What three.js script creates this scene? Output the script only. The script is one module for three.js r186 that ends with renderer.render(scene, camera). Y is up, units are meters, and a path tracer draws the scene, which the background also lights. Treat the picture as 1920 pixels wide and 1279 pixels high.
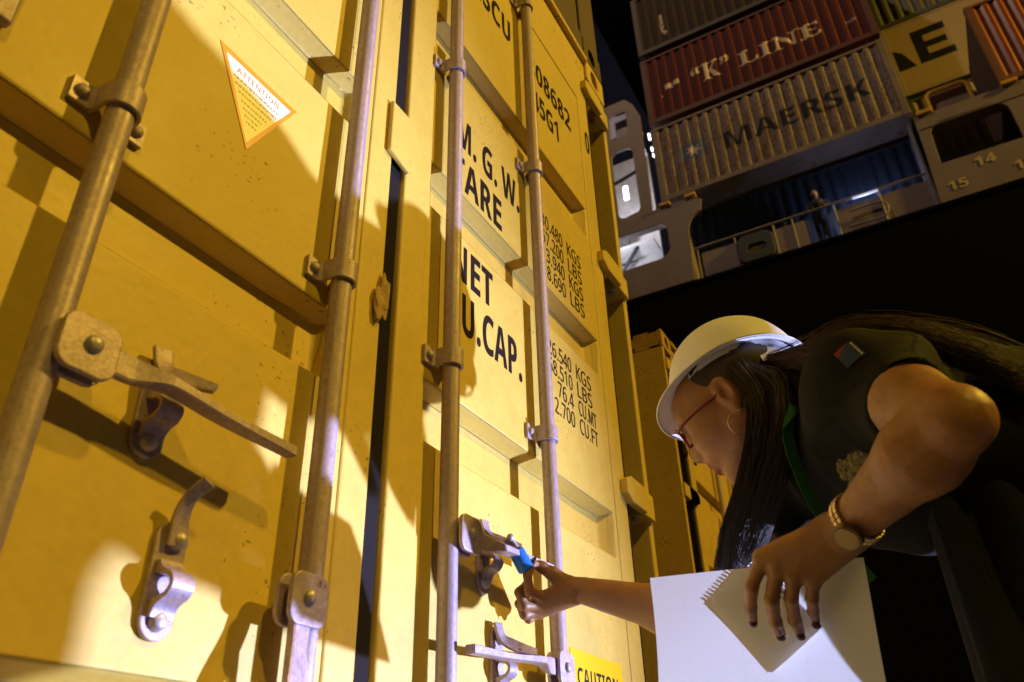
import * as THREE from 'three';
import { FontLoader } from 'three/addons/loaders/FontLoader.js';
import { RoundedBoxGeometry } from 'three/addons/geometries/RoundedBoxGeometry.js';
import { mergeGeometries } from 'three/addons/utils/BufferGeometryUtils.js';

// ---------------------------------------------------------------- camera, sky, exposure
const scene = new THREE.Scene();
const camera = new THREE.PerspectiveCamera(46.2, 1024 / 682, 0.05, 400);
camera.position.set(-0.877, 0.42, 0.70);
camera.up.set(-0.4423, 0.8551, 0.2706);
camera.lookAt(-0.877 + 0.75295, 0.42 + 0.51795, 0.70 - 0.40595);
camera.focus = 1.5;
camera.userData.fStop = 6.3;

const renderer = new THREE.WebGLRenderer({ antialias: true });
renderer.setSize(1024, 682);
renderer.toneMapping = THREE.LinearToneMapping;
renderer.toneMappingExposure = 1.0;
renderer.shadowMap.enabled = true;

{ // night sky: dark navy air, a little paler with harbour haze towards the horizon
  const w = 32, h = 64, d = new Float32Array(w * h * 4);
  for (let y = 0; y < h; y++) {
    const e = Math.abs((y + 0.5) / h - 0.5) * 2, k = Math.pow(1 - e, 2);
    for (let x = 0; x < w; x++) d.set([0.0035 + 0.006 * k, 0.0035 + 0.004 * k, 0.0062 + 0.003 * k, 1], (y * w + x) * 4);
  }
  const t = new THREE.DataTexture(d, w, h, THREE.RGBAFormat, THREE.FloatType);
  t.mapping = THREE.EquirectangularReflectionMapping; t.magFilter = THREE.LinearFilter; t.needsUpdate = true;
  scene.background = t; scene.environment = t;
}
const AMBER = new THREE.Color().setRGB(1, 0.635, 0.065), COLD = new THREE.Color().setRGB(0.62, 0.70, 1.25);

// ---------------------------------------------------------------- helpers
const V = (x, y, z) => new THREE.Vector3(x, y, z);
const A3 = (a) => new THREE.Vector3(a[0], a[1], a[2]);
let seed = 7;
const rnd = () => { seed = (seed * 1664525 + 1013904223) % 4294967296; return seed / 4294967296; };
const rr = (a, b) => a + (b - a) * rnd();
const lerp = (a, b, t) => a + (b - a) * t, clamp = (x, a, b) => Math.min(b, Math.max(a, x));
const sstep = (a, b, x) => { const t = clamp((x - a) / (b - a), 0, 1); return t * t * (3 - 2 * t); };
const taken = new Map();
function numbered(n) { const k = taken.get(n) ?? 0; taken.set(n, k + 1); return k ? n + '_' + String(k).padStart(3, '0') : n; }

function projUV(g) { // uv in metres from the dominant axis of the normal
  const p = g.attributes.position, n = g.attributes.normal, uv = new Float32Array(p.count * 2);
  for (let i = 0; i < p.count; i++) {
    const ax = Math.abs(n.getX(i)), ay = Math.abs(n.getY(i)), az = Math.abs(n.getZ(i));
    if (az >= ax && az >= ay) { uv[2 * i] = p.getX(i); uv[2 * i + 1] = p.getY(i); }
    else if (ax >= ay) { uv[2 * i] = p.getZ(i); uv[2 * i + 1] = p.getY(i); }
    else { uv[2 * i] = p.getX(i); uv[2 * i + 1] = p.getZ(i); }
  }
  g.setAttribute('uv', new THREE.BufferAttribute(uv, 2));
  return g;
}
function clean(g) { const h = g.index ? g.toNonIndexed() : g; if (!h.attributes.normal) h.computeVertexNormals(); for (const k of Object.keys(h.attributes)) if (!['position', 'normal', 'uv', 'color'].includes(k)) h.deleteAttribute(k); return h; }
function join(list) { const l = list.map(clean); const hasC = l.every((g) => g.attributes.color); for (const g of l) { if (!hasC) g.deleteAttribute('color'); if (!g.attributes.uv) projUV(g); } return l.length > 1 ? mergeGeometries(l) : l[0]; }
function obj(name, geos, mat, parent = scene, keepUV = false) {
  const g = join(Array.isArray(geos) ? geos : [geos]);
  if (!keepUV) projUV(g);
  const m = new THREE.Mesh(g, mat); m.name = parent === scene ? numbered(name) : name; m.castShadow = m.receiveShadow = true;
  parent.add(m); return m;
}
function tag(o, label, category, group, kind) { if (label) o.userData.label = label; if (category) o.userData.category = category; if (group) o.userData.group = group; if (kind) o.userData.kind = kind; return o; }
function thing(name, label, category, pos = [0, 0, 0], group) { const o = new THREE.Group(); o.name = numbered(name); o.position.set(...pos); scene.add(o); return tag(o, label, category, group); }
const box = (x0, x1, y0, y1, z0, z1, r = 0.003) => { const w = x1 - x0, h = y1 - y0, d = z1 - z0; const g = r > 0 ? new RoundedBoxGeometry(w, h, d, 2, Math.min(r, w / 2.1, h / 2.1, d / 2.1)) : new THREE.BoxGeometry(w, h, d); return g.translate((x0 + x1) / 2, (y0 + y1) / 2, (z0 + z1) / 2); };
const flatBox = (x0, x1, y0, y1, z0, z1) => box(x0, x1, y0, y1, z0, z1, 0);
function cylBetween(a, b, r0, r1 = r0, seg = 14) { const d = b.clone().sub(a), g = new THREE.CylinderGeometry(r1, r0, d.length(), seg); g.applyQuaternion(new THREE.Quaternion().setFromUnitVectors(V(0, 1, 0), d.clone().normalize())); return g.translate(...a.clone().add(b).multiplyScalar(0.5).toArray()); }
function tube(pts, r, seg = 24, rad = 8, closed = false) { return new THREE.TubeGeometry(new THREE.CatmullRomCurve3(pts, closed), seg, r, rad, closed); }
const roundRect = (x0, x1, y0, y1, r, P = THREE.Shape) => { const s = new P(); s.moveTo(x0 + r, y0); s.lineTo(x1 - r, y0); s.absarc(x1 - r, y0 + r, r, -Math.PI / 2, 0); s.lineTo(x1, y1 - r); s.absarc(x1 - r, y1 - r, r, 0, Math.PI / 2); s.lineTo(x0 + r, y1); s.absarc(x0 + r, y1 - r, r, Math.PI / 2, Math.PI); s.lineTo(x0, y0 + r); s.absarc(x0 + r, y0 + r, r, Math.PI, Math.PI * 1.5); return s; };
const extr = (shape, depth, bevel = 0, curve = 10) => new THREE.ExtrudeGeometry(shape, { depth: depth - 2 * bevel, bevelEnabled: bevel > 0, bevelSize: bevel, bevelThickness: bevel, bevelOffset: -bevel, bevelSegments: 2, curveSegments: curve }).translate(0, 0, bevel);
// (u, v, w) -> x = x0 - w, y = v, z = u : plates that face -x
const toSide = (g, x0) => { const m = new THREE.Matrix4().set(0, 0, -1, x0, 0, 1, 0, 0, 1, 0, 0, 0, 0, 0, 0, 1); return g.applyMatrix4(m); };

// value noise on a torus
function noiseGrid(n, s) { const a = new Float32Array(n * n); let q = s; for (let i = 0; i < n * n; i++) { q = (q * 1664525 + 1013904223) % 4294967296; a[i] = q / 4294967296; } return a; }
function tnoise(size, cells, s) { // tileable, size x size
  const g = noiseGrid(cells, s), o = new Float32Array(size * size);
  for (let y = 0; y < size; y++) for (let x = 0; x < size; x++) {
    const u = x / size * cells, v = y / size * cells, i = Math.floor(u), j = Math.floor(v), a = u - i, b = v - j, fa = a * a * (3 - 2 * a), fb = b * b * (3 - 2 * b);
    const i1 = (i + 1) % cells, j1 = (j + 1) % cells;
    o[y * size + x] = lerp(lerp(g[j * cells + i], g[j * cells + i1], fa), lerp(g[j1 * cells + i], g[j1 * cells + i1], fa), fb);
  }
  return o;
}
function fbm(size, list, s) { const o = new Float32Array(size * size); list.forEach(([c, w], k) => { const n = tnoise(size, c, s + k * 977); for (let i = 0; i < o.length; i++) o[i] += n[i] * w; }); return o; }
function dataTex(size, fn, srgb = false) {
  const d = new Uint8Array(size * size * 4);
  for (let y = 0; y < size; y++) for (let x = 0; x < size; x++) { const c = fn(y * size + x, x, y), k = (y * size + x) * 4; d[k] = clamp(c[0], 0, 1) * 255; d[k + 1] = clamp(c[1], 0, 1) * 255; d[k + 2] = clamp(c[2], 0, 1) * 255; d[k + 3] = 255; }
  const t = new THREE.DataTexture(d, size, size); t.wrapS = t.wrapT = THREE.RepeatWrapping; t.magFilter = THREE.LinearFilter; t.minFilter = THREE.LinearMipmapLinearFilter; if (srgb) t.colorSpace = THREE.SRGBColorSpace; t.needsUpdate = true; return t;
}
const toS = (v) => v <= 0.0031308 ? v * 12.92 : 1.055 * Math.pow(v, 1 / 2.4) - 0.055;
const N1 = fbm(512, [[6, 0.5], [17, 0.3], [53, 0.2]], 11), N2 = fbm(512, [[40, 0.4], [130, 0.6]], 23), N3 = fbm(512, [[3, 0.6], [9, 0.4]], 37), N4 = tnoise(512, 210, 51);
const STREAK = (() => { const g = tnoise(512, 64, 91), o = new Float32Array(512 * 512); for (let x = 0; x < 512; x++) for (let y = 0; y < 512; y++) { let s = 0; for (let k = 0; k < 8; k++) s += g[((Math.floor(y / 9) * 0 + k * 3 + (y >> 5)) % 512) * 512 + x]; o[y * 512 + x] = s / 8; } return o; })();
// paint: base colour with slow drift, fine grain, dirt specks; optional rust
function paintTex(base, { drift = 0.1, grain = 0.06, specks = 0.0, rust = 0, rustCol = [0.16, 0.06, 0.02] }) {
  return dataTex(512, (i) => {
    let k = 1 + drift * (N1[i] - 0.5) * 2 + grain * (N2[i] - 0.5) * 2, c = base.map((v) => v * k);
    const sp = N4[i] * 0.6 + N1[i] * 0.4; if (specks && sp > 1 - specks) c = c.map((v, q) => lerp(v, [0.1, 0.06, 0.03][q], 0.75));
    if (rust) { const r = sstep(1 - rust, 1 - rust + 0.12, N3[i] * 0.45 + N2[i] * 0.3 + N1[i] * 0.25); c = c.map((v, q) => lerp(v, rustCol[q] * (0.7 + 0.6 * N2[i]), r)); }
    return c.map(toS);
  }, true);
}
const roughTex = (lo, hi) => dataTex(512, (i) => { const v = lerp(lo, hi, clamp(N1[i] * 0.7 + N2[i] * 0.3, 0, 1)); return [v, v, v]; });
const BUMP = dataTex(512, (i) => { const v = N2[i] * 0.6 + N1[i] * 0.4; return [v, v, v]; });
const DENT = dataTex(512, (i) => { const v = clamp(N3[i] * 0.8 + N2[i] * 0.12 + N1[i] * 0.08, 0, 1); return [v, v, v]; });
const ROUGH_PAINT = roughTex(0.42, 0.68), ROUGH_METAL = roughTex(0.38, 0.75);
const std = (o) => new THREE.MeshStandardMaterial({ side: THREE.DoubleSide, ...o });
const rgb = (r, g, b) => new THREE.Color().setRGB(r, g, b);
const rep = (t, k) => { const c = t.clone(); c.repeat.set(k, k); c.needsUpdate = true; return c; };

const M = {
  yellow: std({ map: paintTex([0.66, 0.485, 0.092], { drift: 0.09, grain: 0.07, specks: 0.17 }), roughnessMap: ROUGH_PAINT, roughness: 1, bumpMap: DENT, bumpScale: 0.004 }),
  yellowRust: std({ map: paintTex([0.70, 0.50, 0.13], { drift: 0.1, grain: 0.1, specks: 0.24, rust: 0.42 }), roughnessMap: ROUGH_PAINT, roughness: 1.1, bumpMap: BUMP, bumpScale: 0.001 }),
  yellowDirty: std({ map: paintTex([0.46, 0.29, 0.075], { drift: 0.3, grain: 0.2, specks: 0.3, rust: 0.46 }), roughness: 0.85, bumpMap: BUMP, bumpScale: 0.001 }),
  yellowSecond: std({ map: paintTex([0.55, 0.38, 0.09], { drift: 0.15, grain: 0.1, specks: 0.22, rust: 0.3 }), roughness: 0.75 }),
  zinc: std({ map: rep(paintTex([0.41, 0.325, 0.39], { drift: 0.12, grain: 0.22, specks: 0.2 }), 3), roughnessMap: ROUGH_METAL, roughness: 0.95, metalness: 0.25, bumpMap: rep(BUMP, 3), bumpScale: 0.0003 }),
  steel: std({ map: rep(paintTex([0.43, 0.34, 0.40], { drift: 0.2, grain: 0.3, specks: 0.2, rust: 0.42, rustCol: [0.13, 0.05, 0.02] }), 4), roughness: 0.5, metalness: 0.35, bumpMap: rep(BUMP, 4), bumpScale: 0.0003 }),
  bolt: std({ color: rgb(0.5, 0.44, 0.48), roughness: 0.42, metalness: 0.4 }),
  rubber: new THREE.MeshPhysicalMaterial({ color: rgb(0.020, 0.017, 0.019), roughness: 0.85, specularIntensity: 0.1 }),
  darkSteel: std({ color: rgb(0.05, 0.045, 0.04), roughness: 0.6, metalness: 0.3 }),
  ink: new THREE.MeshPhysicalMaterial({ color: rgb(0.016, 0.008, 0.010), roughness: 0.8, specularIntensity: 0.25 }),
  white: std({ color: rgb(0.72, 0.72, 0.72), roughness: 0.6 }),
  brownBox: std({ map: paintTex([0.085, 0.044, 0.045], { drift: 0.15, grain: 0.12 }), roughness: 0.75 }),
  ship: std({ map: rep(paintTex([0.23, 0.175, 0.155], { drift: 0.14, grain: 0.06, rust: 0.2 }), 0.4), roughness: 0.6 }),
  shipWhite: std({ map: rep(paintTex([0.6, 0.6, 0.6], { drift: 0.25, grain: 0.15 }), 0.5), roughness: 0.6 }),
  hull: new THREE.MeshPhysicalMaterial({ color: rgb(0.004, 0.004, 0.004), roughness: 1, specularIntensity: 0.1 }),
  shipDark: std({ color: rgb(0.035, 0.04, 0.048), roughness: 0.7 }),
  railing: std({ color: rgb(0.24, 0.21, 0.20), roughness: 0.5 }),
  safety: std({ color: rgb(0.62, 0.36, 0.02), roughness: 0.5 }),
};

const font = await new FontLoader().loadAsync('fonts/droid/droid_sans_bold.typeface.json');
const fontR = await new FontLoader().loadAsync('fonts/droid/droid_sans_regular.typeface.json');
// lettering fitted into a box on a plane that faces +z, a thin film of paint
function textGeo(str, x0, x1, y0, y1, z, f = font, th = 0.0006) {
  const g = new THREE.ExtrudeGeometry(f.generateShapes(str, 1), { depth: 0.5, bevelEnabled: false, curveSegments: 5 });
  g.computeBoundingBox(); const b = g.boundingBox;
  g.translate(-b.min.x, -b.min.y, 0).scale((x1 - x0) / (b.max.x - b.min.x), (y1 - y0) / (b.max.y - b.min.y), th / 0.5);
  return g.translate(x0, y0, z);
}
// sheet folded along u with profile points [u, out], standing from v0 to v1; f maps (u, v, out) to a point
function folded(points, v0, v1, place, u0, u1, rows = 1) {
  const pos = [], uv = [];
  const put = (u, o, v) => { const p = place(u, v, o); pos.push(p[0], p[1], p[2]); uv.push((u - u0) / (u1 - u0), (v - v0) / (v1 - v0)); };
  for (let i = 0; i + 1 < points.length; i++) for (let k = 0; k < rows; k++) {
    const [a, oa] = points[i], [b, ob] = points[i + 1], va = lerp(v0, v1, k / rows), vb = lerp(v0, v1, (k + 1) / rows);
    put(a, oa, va); put(b, ob, va); put(b, ob, vb); put(a, oa, va); put(b, ob, vb); put(a, oa, vb);
  }
  const g = new THREE.BufferGeometry(); g.setAttribute('position', new THREE.Float32BufferAttribute(pos, 3)); g.setAttribute('uv', new THREE.Float32BufferAttribute(uv, 2)); g.computeVertexNormals(); return g;
}
function corrugation(u0, u1, pitch = 0.278, depth = 0.036) {
  const n = Math.round((u1 - u0) / pitch), p = (u1 - u0) / n, out = [[u0, 0]];
  for (let i = 0; i < n; i++) { const a = u0 + i * p; out.push([a + p * 0.13, 0], [a + p * 0.37, -depth], [a + p * 0.63, -depth], [a + p * 0.87, 0]); }
  out.push([u1, 0]); return out;
}

// ---------------------------------------------------------------- the ground and the water
tag(obj('quay_ground', flatBox(-60, 13.2, -1, 0, -70, 60), std({ map: rep(paintTex([0.07, 0.066, 0.06], { drift: 0.3, grain: 0.25, specks: 0.2 }), 0.3), roughness: 0.85 })), null, null, null, 'structure');
tag(obj('harbour_water', new THREE.PlaneGeometry(260, 300, 1, 1).rotateX(-Math.PI / 2).translate(143.2, -2.2, -10), std({ color: rgb(0.01, 0.014, 0.016), roughness: 0.18, bumpMap: rep(BUMP, 0.5), bumpScale: 0.05 })), null, null, null, 'structure');

// ---------------------------------------------------------------- the yellow container in front
const BARS = [-0.533, -0.155, 0.140, 0.513], BZ = 0.030, BR = 0.0155;
const GROOVES = [[0.43, 0.551], [0.958, 1.079], [1.456, 1.577], [1.935, 2.056]];   // mouths of the horizontal grooves in the doors
const DOOR0 = 0.13, DOOR1 = 2.695;
function doorSheet(x0, x1) { // pressed sheet: flat pads and recessed grooves with sloped walls and closed ends
  const D = 0.034, up = 0.020, lo = 0.017, end = 0.046, e0 = 0.006;
  const ys = new Set([DOOR0 + 0.06, DOOR1 - 0.13]), xs = new Set([x0, x1]);
  for (const [a, b] of GROOVES) { for (let k = -1; k <= 9; k++) { ys.add(a + lo * k / 8); ys.add(b - up * k / 8); } }
  for (let k = -1; k <= 9; k++) { xs.add(x0 + e0 + end * k / 8); xs.add(x1 - e0 - end * k / 8); }
  for (let k = 1; k < 12; k++) xs.add(lerp(x0, x1, k / 12));
  const X = [...xs].sort((a, b) => a - b), Y = [...ys].sort((a, b) => a - b);
  const ramp = (t) => { t = clamp(t, 0, 1); return t < 0.25 ? t * t * 2 / 1.5 * 1 : t > 0.75 ? 1 - (1 - t) * (1 - t) * 2 / 1.5 : (t - 0.125) / 0.75; };
  const dep = (x, y) => { let g = 0; for (const [a, b] of GROOVES) if (y > a && y < b) g = Math.min(ramp((y - a) / lo), ramp((b - y) / up)); return -D * Math.min(g, ramp((x - x0 - e0) / end), ramp((x1 - e0 - x) / end)); };
  const pos = [], idx = [], W = X.length;
  for (const y of Y) for (const x of X) pos.push(x, y, dep(x, y));
  for (let j = 0; j + 1 < Y.length; j++) for (let i = 0; i + 1 < W; i++) { const a = j * W + i; idx.push(a, a + 1, a + W + 1, a, a + W + 1, a + W); }
  const g = new THREE.BufferGeometry(); g.setAttribute('position', new THREE.Float32BufferAttribute(pos, 3)); g.setIndex(idx); g.computeVertexNormals(); return g;
}
function bearing(x, y, h = 0.034) { // strap over the bar with a flange and a bolt on each side
  const s = new THREE.Shape(), r = 0.0215, t = 0.005;
  s.moveTo(-0.047, 0.0005); s.lineTo(-0.047, 0.007); s.lineTo(-r - 0.004, 0.007); s.lineTo(-r, 0.012); s.lineTo(-r, BZ); s.absarc(0, BZ, r, Math.PI, 0, true); s.lineTo(r, 0.012); s.lineTo(r + 0.004, 0.007); s.lineTo(0.047, 0.007); s.lineTo(0.047, 0.0005);
  s.lineTo(r - t, 0.0005); s.lineTo(r - t, BZ); s.absarc(0, BZ, r - t, 0, Math.PI, false); s.lineTo(-r + t, 0.0005);
  const g = extr(s, h, 0.001, 12).rotateX(Math.PI / 2).scale(1, 1, -1);   // profile in x, z; run along y
  g.scale(1, 1, -1); g.computeBoundingBox(); g.translate(0, -(g.boundingBox.min.y + g.boundingBox.max.y) / 2, 0);
  if (g.boundingBox.min.z < -0.01) g.scale(1, 1, -1);
  g.translate(x, y, 0);
  const b = [-1, 1].map((k) => boltHead(x + k * 0.035, y, 0.0065, 0.0085));
  return [g, ...b];
}
function boltHead(x, y, z, r = 0.011, h = 0.008) { return new THREE.LatheGeometry([[0.0001, h], [r * 0.55, h * 0.93], [r * 0.86, h * 0.62], [r, h * 0.1], [r, 0]].map(([a, b]) => new THREE.Vector2(a, b)), 16).rotateX(Math.PI / 2).translate(x, y, z); }
// flat bar swept along points with its own half height (in y) and half thickness (in z) at each
function lever(list) { // list: [x, y, z, hy, hz]
  const pos = [], idx = [], ring = [[-1, -0.8], [-0.8, -1], [0.8, -1], [1, -0.8], [1, 0.8], [0.8, 1], [-0.8, 1], [-1, 0.8]];
  const P = list.map((l) => V(l[0], l[1], l[2])), c = new THREE.CatmullRomCurve3(P), n = 30;
  for (let i = 0; i <= n; i++) {
    const t = i / n, p = c.getPoint(t), d = c.getTangent(t), f = t * (list.length - 1), k = Math.min(list.length - 2, Math.floor(f)), q = f - k;
    const hy = lerp(list[k][3], list[k + 1][3], q), hz = lerp(list[k][4], list[k + 1][4], q);
    const side = V(0, 0, 1).sub(d.clone().multiplyScalar(d.z)).normalize(), up = side.clone().cross(d).normalize();
    for (const [a, b] of ring) { const v = p.clone().addScaledVector(up, a * hy).addScaledVector(side, b * hz); pos.push(v.x, v.y, v.z); }
  }
  for (let i = 0; i < n; i++) for (let k = 0; k < 8; k++) { const a = i * 8 + k, b = i * 8 + (k + 1) % 8; idx.push(a, b, b + 8, a, b + 8, a + 8); }
  for (const e of [0, n * 8]) for (let k = 1; k < 7; k++) idx.push(e, e + k, e + k + 1);
  const g = new THREE.BufferGeometry(); g.setAttribute('position', new THREE.Float32BufferAttribute(pos, 3)); g.setIndex(idx);
  const h = g.toNonIndexed(); h.computeVertexNormals(); return h;
}
const stadium = (cx, y0, y1, r) => { const s = new THREE.Shape(); s.moveTo(cx - r, y0 + r); s.absarc(cx, y0 + r, r, Math.PI, 0, false); s.lineTo(cx + r, y1 - r); s.absarc(cx, y1 - r, r, 0, Math.PI, false); s.lineTo(cx - r, y0 + r); return s; };
function makeHandle(parent, bx, y, dir, tip, open) {
  // pivot plates welded on the bar
  const px = bx + dir * 0.028, w0 = Math.min(bx - dir * 0.004, bx + dir * 0.056), w1 = Math.max(bx - dir * 0.004, bx + dir * 0.056);
  let h;
  if (open) h = obj('handle', [lever([[px, y - 0.006, 0.047, 0.014, 0.005], [px - 0.006, y - 0.05, 0.052, 0.012, 0.006], [px - 0.018, y - 0.10, 0.064, 0.013, 0.005], [px - 0.030, y - 0.17, 0.080, 0.010, 0.006]]), lever([[px - 0.005, y - 0.04, 0.052, 0.006, 0.004], [px + 0.004, y - 0.09, 0.058, 0.005, 0.004], [px + 0.008, y - 0.16, 0.062, 0.004, 0.004]])], M.steel, parent);
  else h = obj('handle', lever([[px, y, 0.045, 0.014, 0.005], [px + dir * 0.05, y - 0.001, 0.046, 0.0135, 0.005], [px + dir * 0.09, y, 0.052, 0.006, 0.012], [lerp(px, tip[0], 0.62), lerp(y, tip[1], 0.62), 0.056, 0.0045, 0.012], [tip[0], tip[1], 0.062, 0.0065, 0.008]]), M.steel, parent);
  const pl = roundRect(w0, w1, y - 0.031, y + 0.027, 0.015);
  obj('pivot_plate', [extr(pl, 0.007, 0.0015).translate(0, 0, 0.051), extr(pl, 0.007, 0.0015).translate(0, 0, 0.031)], M.steel, h);
  obj('pivot_bolt', boltHead(px, y, 0.057, 0.0095, 0.008), M.bolt, h);
  return h;
}
function makeRetainer(parent, x, yc, hook) {
  const base = obj('handle_retainer', [extr(stadium(x, yc - 0.062, yc + 0.056, 0.0195), 0.007, 0.0015)], M.steel, parent);
  // saddle: strap that bulges out below the middle
  const s = new THREE.Shape(); s.moveTo(-0.030, 0.004); s.lineTo(-0.030, 0.010); s.quadraticCurveTo(-0.016, 0.012, -0.013, 0.026); s.quadraticCurveTo(0, 0.042, 0.013, 0.026); s.quadraticCurveTo(0.016, 0.012, 0.026, 0.010); s.lineTo(0.026, 0.004); s.lineTo(0.012, 0.006); s.quadraticCurveTo(0.010, 0.018, 0.008, 0.023); s.quadraticCurveTo(0, 0.034, -0.008, 0.023); s.quadraticCurveTo(-0.010, 0.018, -0.012, 0.006); s.lineTo(-0.03, 0.004);
  const m = new THREE.Matrix4().set(0, 0, 1, x - 0.014, 1, 0, 0, yc - 0.012, 0, 1, 0, 0.003, 0, 0, 0, 1);
  obj('saddle', extr(s, 0.028, 0.001).applyMatrix4(m), M.steel, base);
  obj('bolt', boltHead(x, yc - 0.044, 0.0065, 0.0105, 0.010), M.bolt, base);
  obj('bolt', boltHead(x + 0.004, yc + 0.037, 0.0065, 0.0105, 0.013), M.bolt, base);
  const hk = hook ? [[x + 0.002, yc + 0.03, 0.012, 0.012, 0.003], [x - 0.002, yc + 0.062, 0.016, 0.009, 0.003], [x - 0.001, yc + 0.082, 0.026, 0.007, 0.003], [x + 0.004, yc + 0.094, 0.042, 0.008, 0.003]]
    : [[x - 0.010, yc + 0.060, 0.012, 0.012, 0.003], [x - 0.008, yc + 0.036, 0.020, 0.011, 0.003], [x + 0.004, yc + 0.022, 0.040, 0.010, 0.003], [x + 0.024, yc + 0.012, 0.066, 0.006, 0.003]];
  obj('latch_tongue', lever(hk.map((q) => [q[0], q[1], q[2], q[3], q[4]])), M.steel, base);
  return base;
}
function hinge(parent, y, s) { // blade on the door, lug on the post, pin between
  const sh = new THREE.Shape(); sh.moveTo(0.985, y - 0.018); sh.lineTo(1.02, y - 0.036); sh.lineTo(1.12, y - 0.036); sh.lineTo(1.12, y + 0.036); sh.lineTo(1.02, y + 0.036); sh.lineTo(0.985, y + 0.018);
  const h = obj('hinge', extr(sh, 0.022, 0.003).scale(s, 1, 1).translate(0, 0, 0.001), M.yellow, parent);
  const f = (a, b) => s > 0 ? [a, b] : [-b, -a];
  const [a, b] = f(1.118, 1.206); obj('lug', box(a, b, y - 0.038, y + 0.038, -0.07, 0.014, 0.005), M.yellow, h);
  obj('pin', cylBetween(V(s * 1.132, y - 0.05, -0.02), V(s * 1.132, y + 0.05, -0.02), 0.011), M.zinc, h);
}
function casting(cx, cy, cz, sx) { // corner casting with an oval hole in its front face
  const s = roundRect(-0.081, 0.081, -0.059, 0.059, 0.012); const hole = new THREE.Path(); hole.absellipse(-0.006 * sx, 0, 0.032, 0.040, 0, Math.PI * 2, true); s.holes.push(hole);
  return [extr(s, 0.028, 0.003).translate(cx, cy, cz - 0.028), box(cx - 0.080, cx + 0.080, cy - 0.058, cy + 0.058, cz - 0.175, cz - 0.075, 0.004), box(cx - 0.080, cx - 0.055, cy - 0.058, cy + 0.058, cz - 0.08, cz - 0.02, 0), box(cx + 0.055, cx + 0.080, cy - 0.058, cy + 0.058, cz - 0.08, cz - 0.02, 0), box(cx - 0.080, cx + 0.080, cy + 0.045, cy + 0.058, cz - 0.08, cz - 0.02, 0), box(cx - 0.080, cx + 0.080, cy - 0.058, cy - 0.045, cz - 0.08, cz - 0.02, 0)];
}
function makeContainer(label, group) {
  const t = thing('shipping_container', label, 'container', [0, 0, 0], group);
  for (const s of [-1, 1]) {
    const f = (a, b) => s > 0 ? [a, b] : [-b, -a];
    let [a, b] = f(0.09, 0.938);
    const door = obj('door', doorSheet(a, b), M.yellow, t);
    obj('bottom_rail', box(a - 0.002, b + 0.002, DOOR0, DOOR0 + 0.062, -0.05, 0.003), M.yellow, door);
    obj('top_rail', box(a - 0.002, b + 0.002, DOOR1 - 0.132, DOOR1, -0.05, 0.0025), M.yellow, door);
    [a, b] = s > 0 ? [0.013, 0.0905] : [-0.0905, -0.026];
    obj('stile', box(a, b, DOOR0, DOOR1, -0.05, 0.003, 0.006), M.yellow, door);
    [a, b] = f(0.9375, 1.022);
    obj('stile', box(a, b, DOOR0, DOOR1, -0.05, 0.003, 0.006), M.yellow, door);
    [a, b] = f(1.021, 1.056);
    obj('gasket', box(a, b, DOOR0, DOOR1, -0.052, -0.006, 0.006), M.rubber, door);
    obj('gasket', box(f(0.02, 1.05)[0], f(0.02, 1.05)[1], DOOR1 - 0.004, DOOR1 + 0.010, -0.05, -0.012, 0.003), M.rubber, door);
    for (const y of [0.42, 1.164, 1.908, 2.672]) hinge(door, y, s);
    [a, b] = f(1.06, 1.190);
    const post = obj('corner_post', box(a, b, 0.118, 2.78, -0.30, -0.21, 0.003), M.yellowRust, t);
    [a, b] = f(1.1885, 1.219);
    obj('flange', box(a, b, 0.118, 2.78, -0.30, 0.0, 0.005), M.yellow, post);
    const cx = s * 1.139;
    obj('corner_casting', casting(cx, 2.838, 0.004, s), M.yellowRust, t);
    obj('corner_casting', casting(cx, 0.059, 0.004, s), M.yellowRust, t);
    obj('side_wall', [folded(corrugation(-12.0, -0.30), 0.14, 2.82, (u, v, o) => [s * (1.214 + o), v, u], -12, -0.16), box(s > 0 ? 1.17 : -1.22, s > 0 ? 1.22 : -1.17, 0.02, 0.15, -12, -0.17, 0.003), box(s > 0 ? 1.17 : -1.22, s > 0 ? 1.22 : -1.17, 2.81, 2.87, -12, -0.17, 0.003)], M.yellowDirty, t);
  }
  obj('gasket', box(-0.0255, 0.0125, DOOR0, DOOR1, -0.05, -0.005, 0.006), M.rubber, t);
  obj('header', [box(-1.06, 1.06, 2.712, 2.885, -0.16, -0.006, 0.006), box(-1.06, 1.06, 2.862, 2.889, -0.1, 0.012, 0.004)], M.yellowRust, t);
  obj('sill', box(-1.06, 1.06, 0.02, 0.118, -0.16, -0.004, 0.006), M.yellowRust, t);
  obj('roof', flatBox(-1.19, 1.19, 2.84, 2.858, -12, -0.162), M.yellowDirty, t);
  obj('front_wall', flatBox(-1.17, 1.17, 0.14, 2.83, -12.04, -12.0), M.yellowDirty, t);
  BARS.forEach((x, i) => {
    const bar = obj('locking_bar', cylBetween(V(x, 0.06, BZ), V(x, 2.78, BZ), BR, BR, 24), M.zinc, t);
    for (const y of [0.40, 1.12, 1.870, 2.535]) obj('bearing_bracket', bearing(x, y), M.zinc, bar);
    obj('cam_keeper', [box(x - 0.05, x + 0.05, 2.735, 2.80, -0.006, 0.03, 0.005), box(x - 0.018, x + 0.03, 2.70, 2.78, 0.028, 0.05, 0.005)], M.zinc, bar);
  });
  makeHandle(t, BARS[0], 0.812, 1, [-0.242, 0.798]);
  makeHandle(t, BARS[1], 0.645, -1, null, true);
  makeHandle(t, BARS[2], 0.812, 1, [0.428, 0.815]);
  makeHandle(t, BARS[3], 0.655, -1, [0.154, 0.638]);
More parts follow.
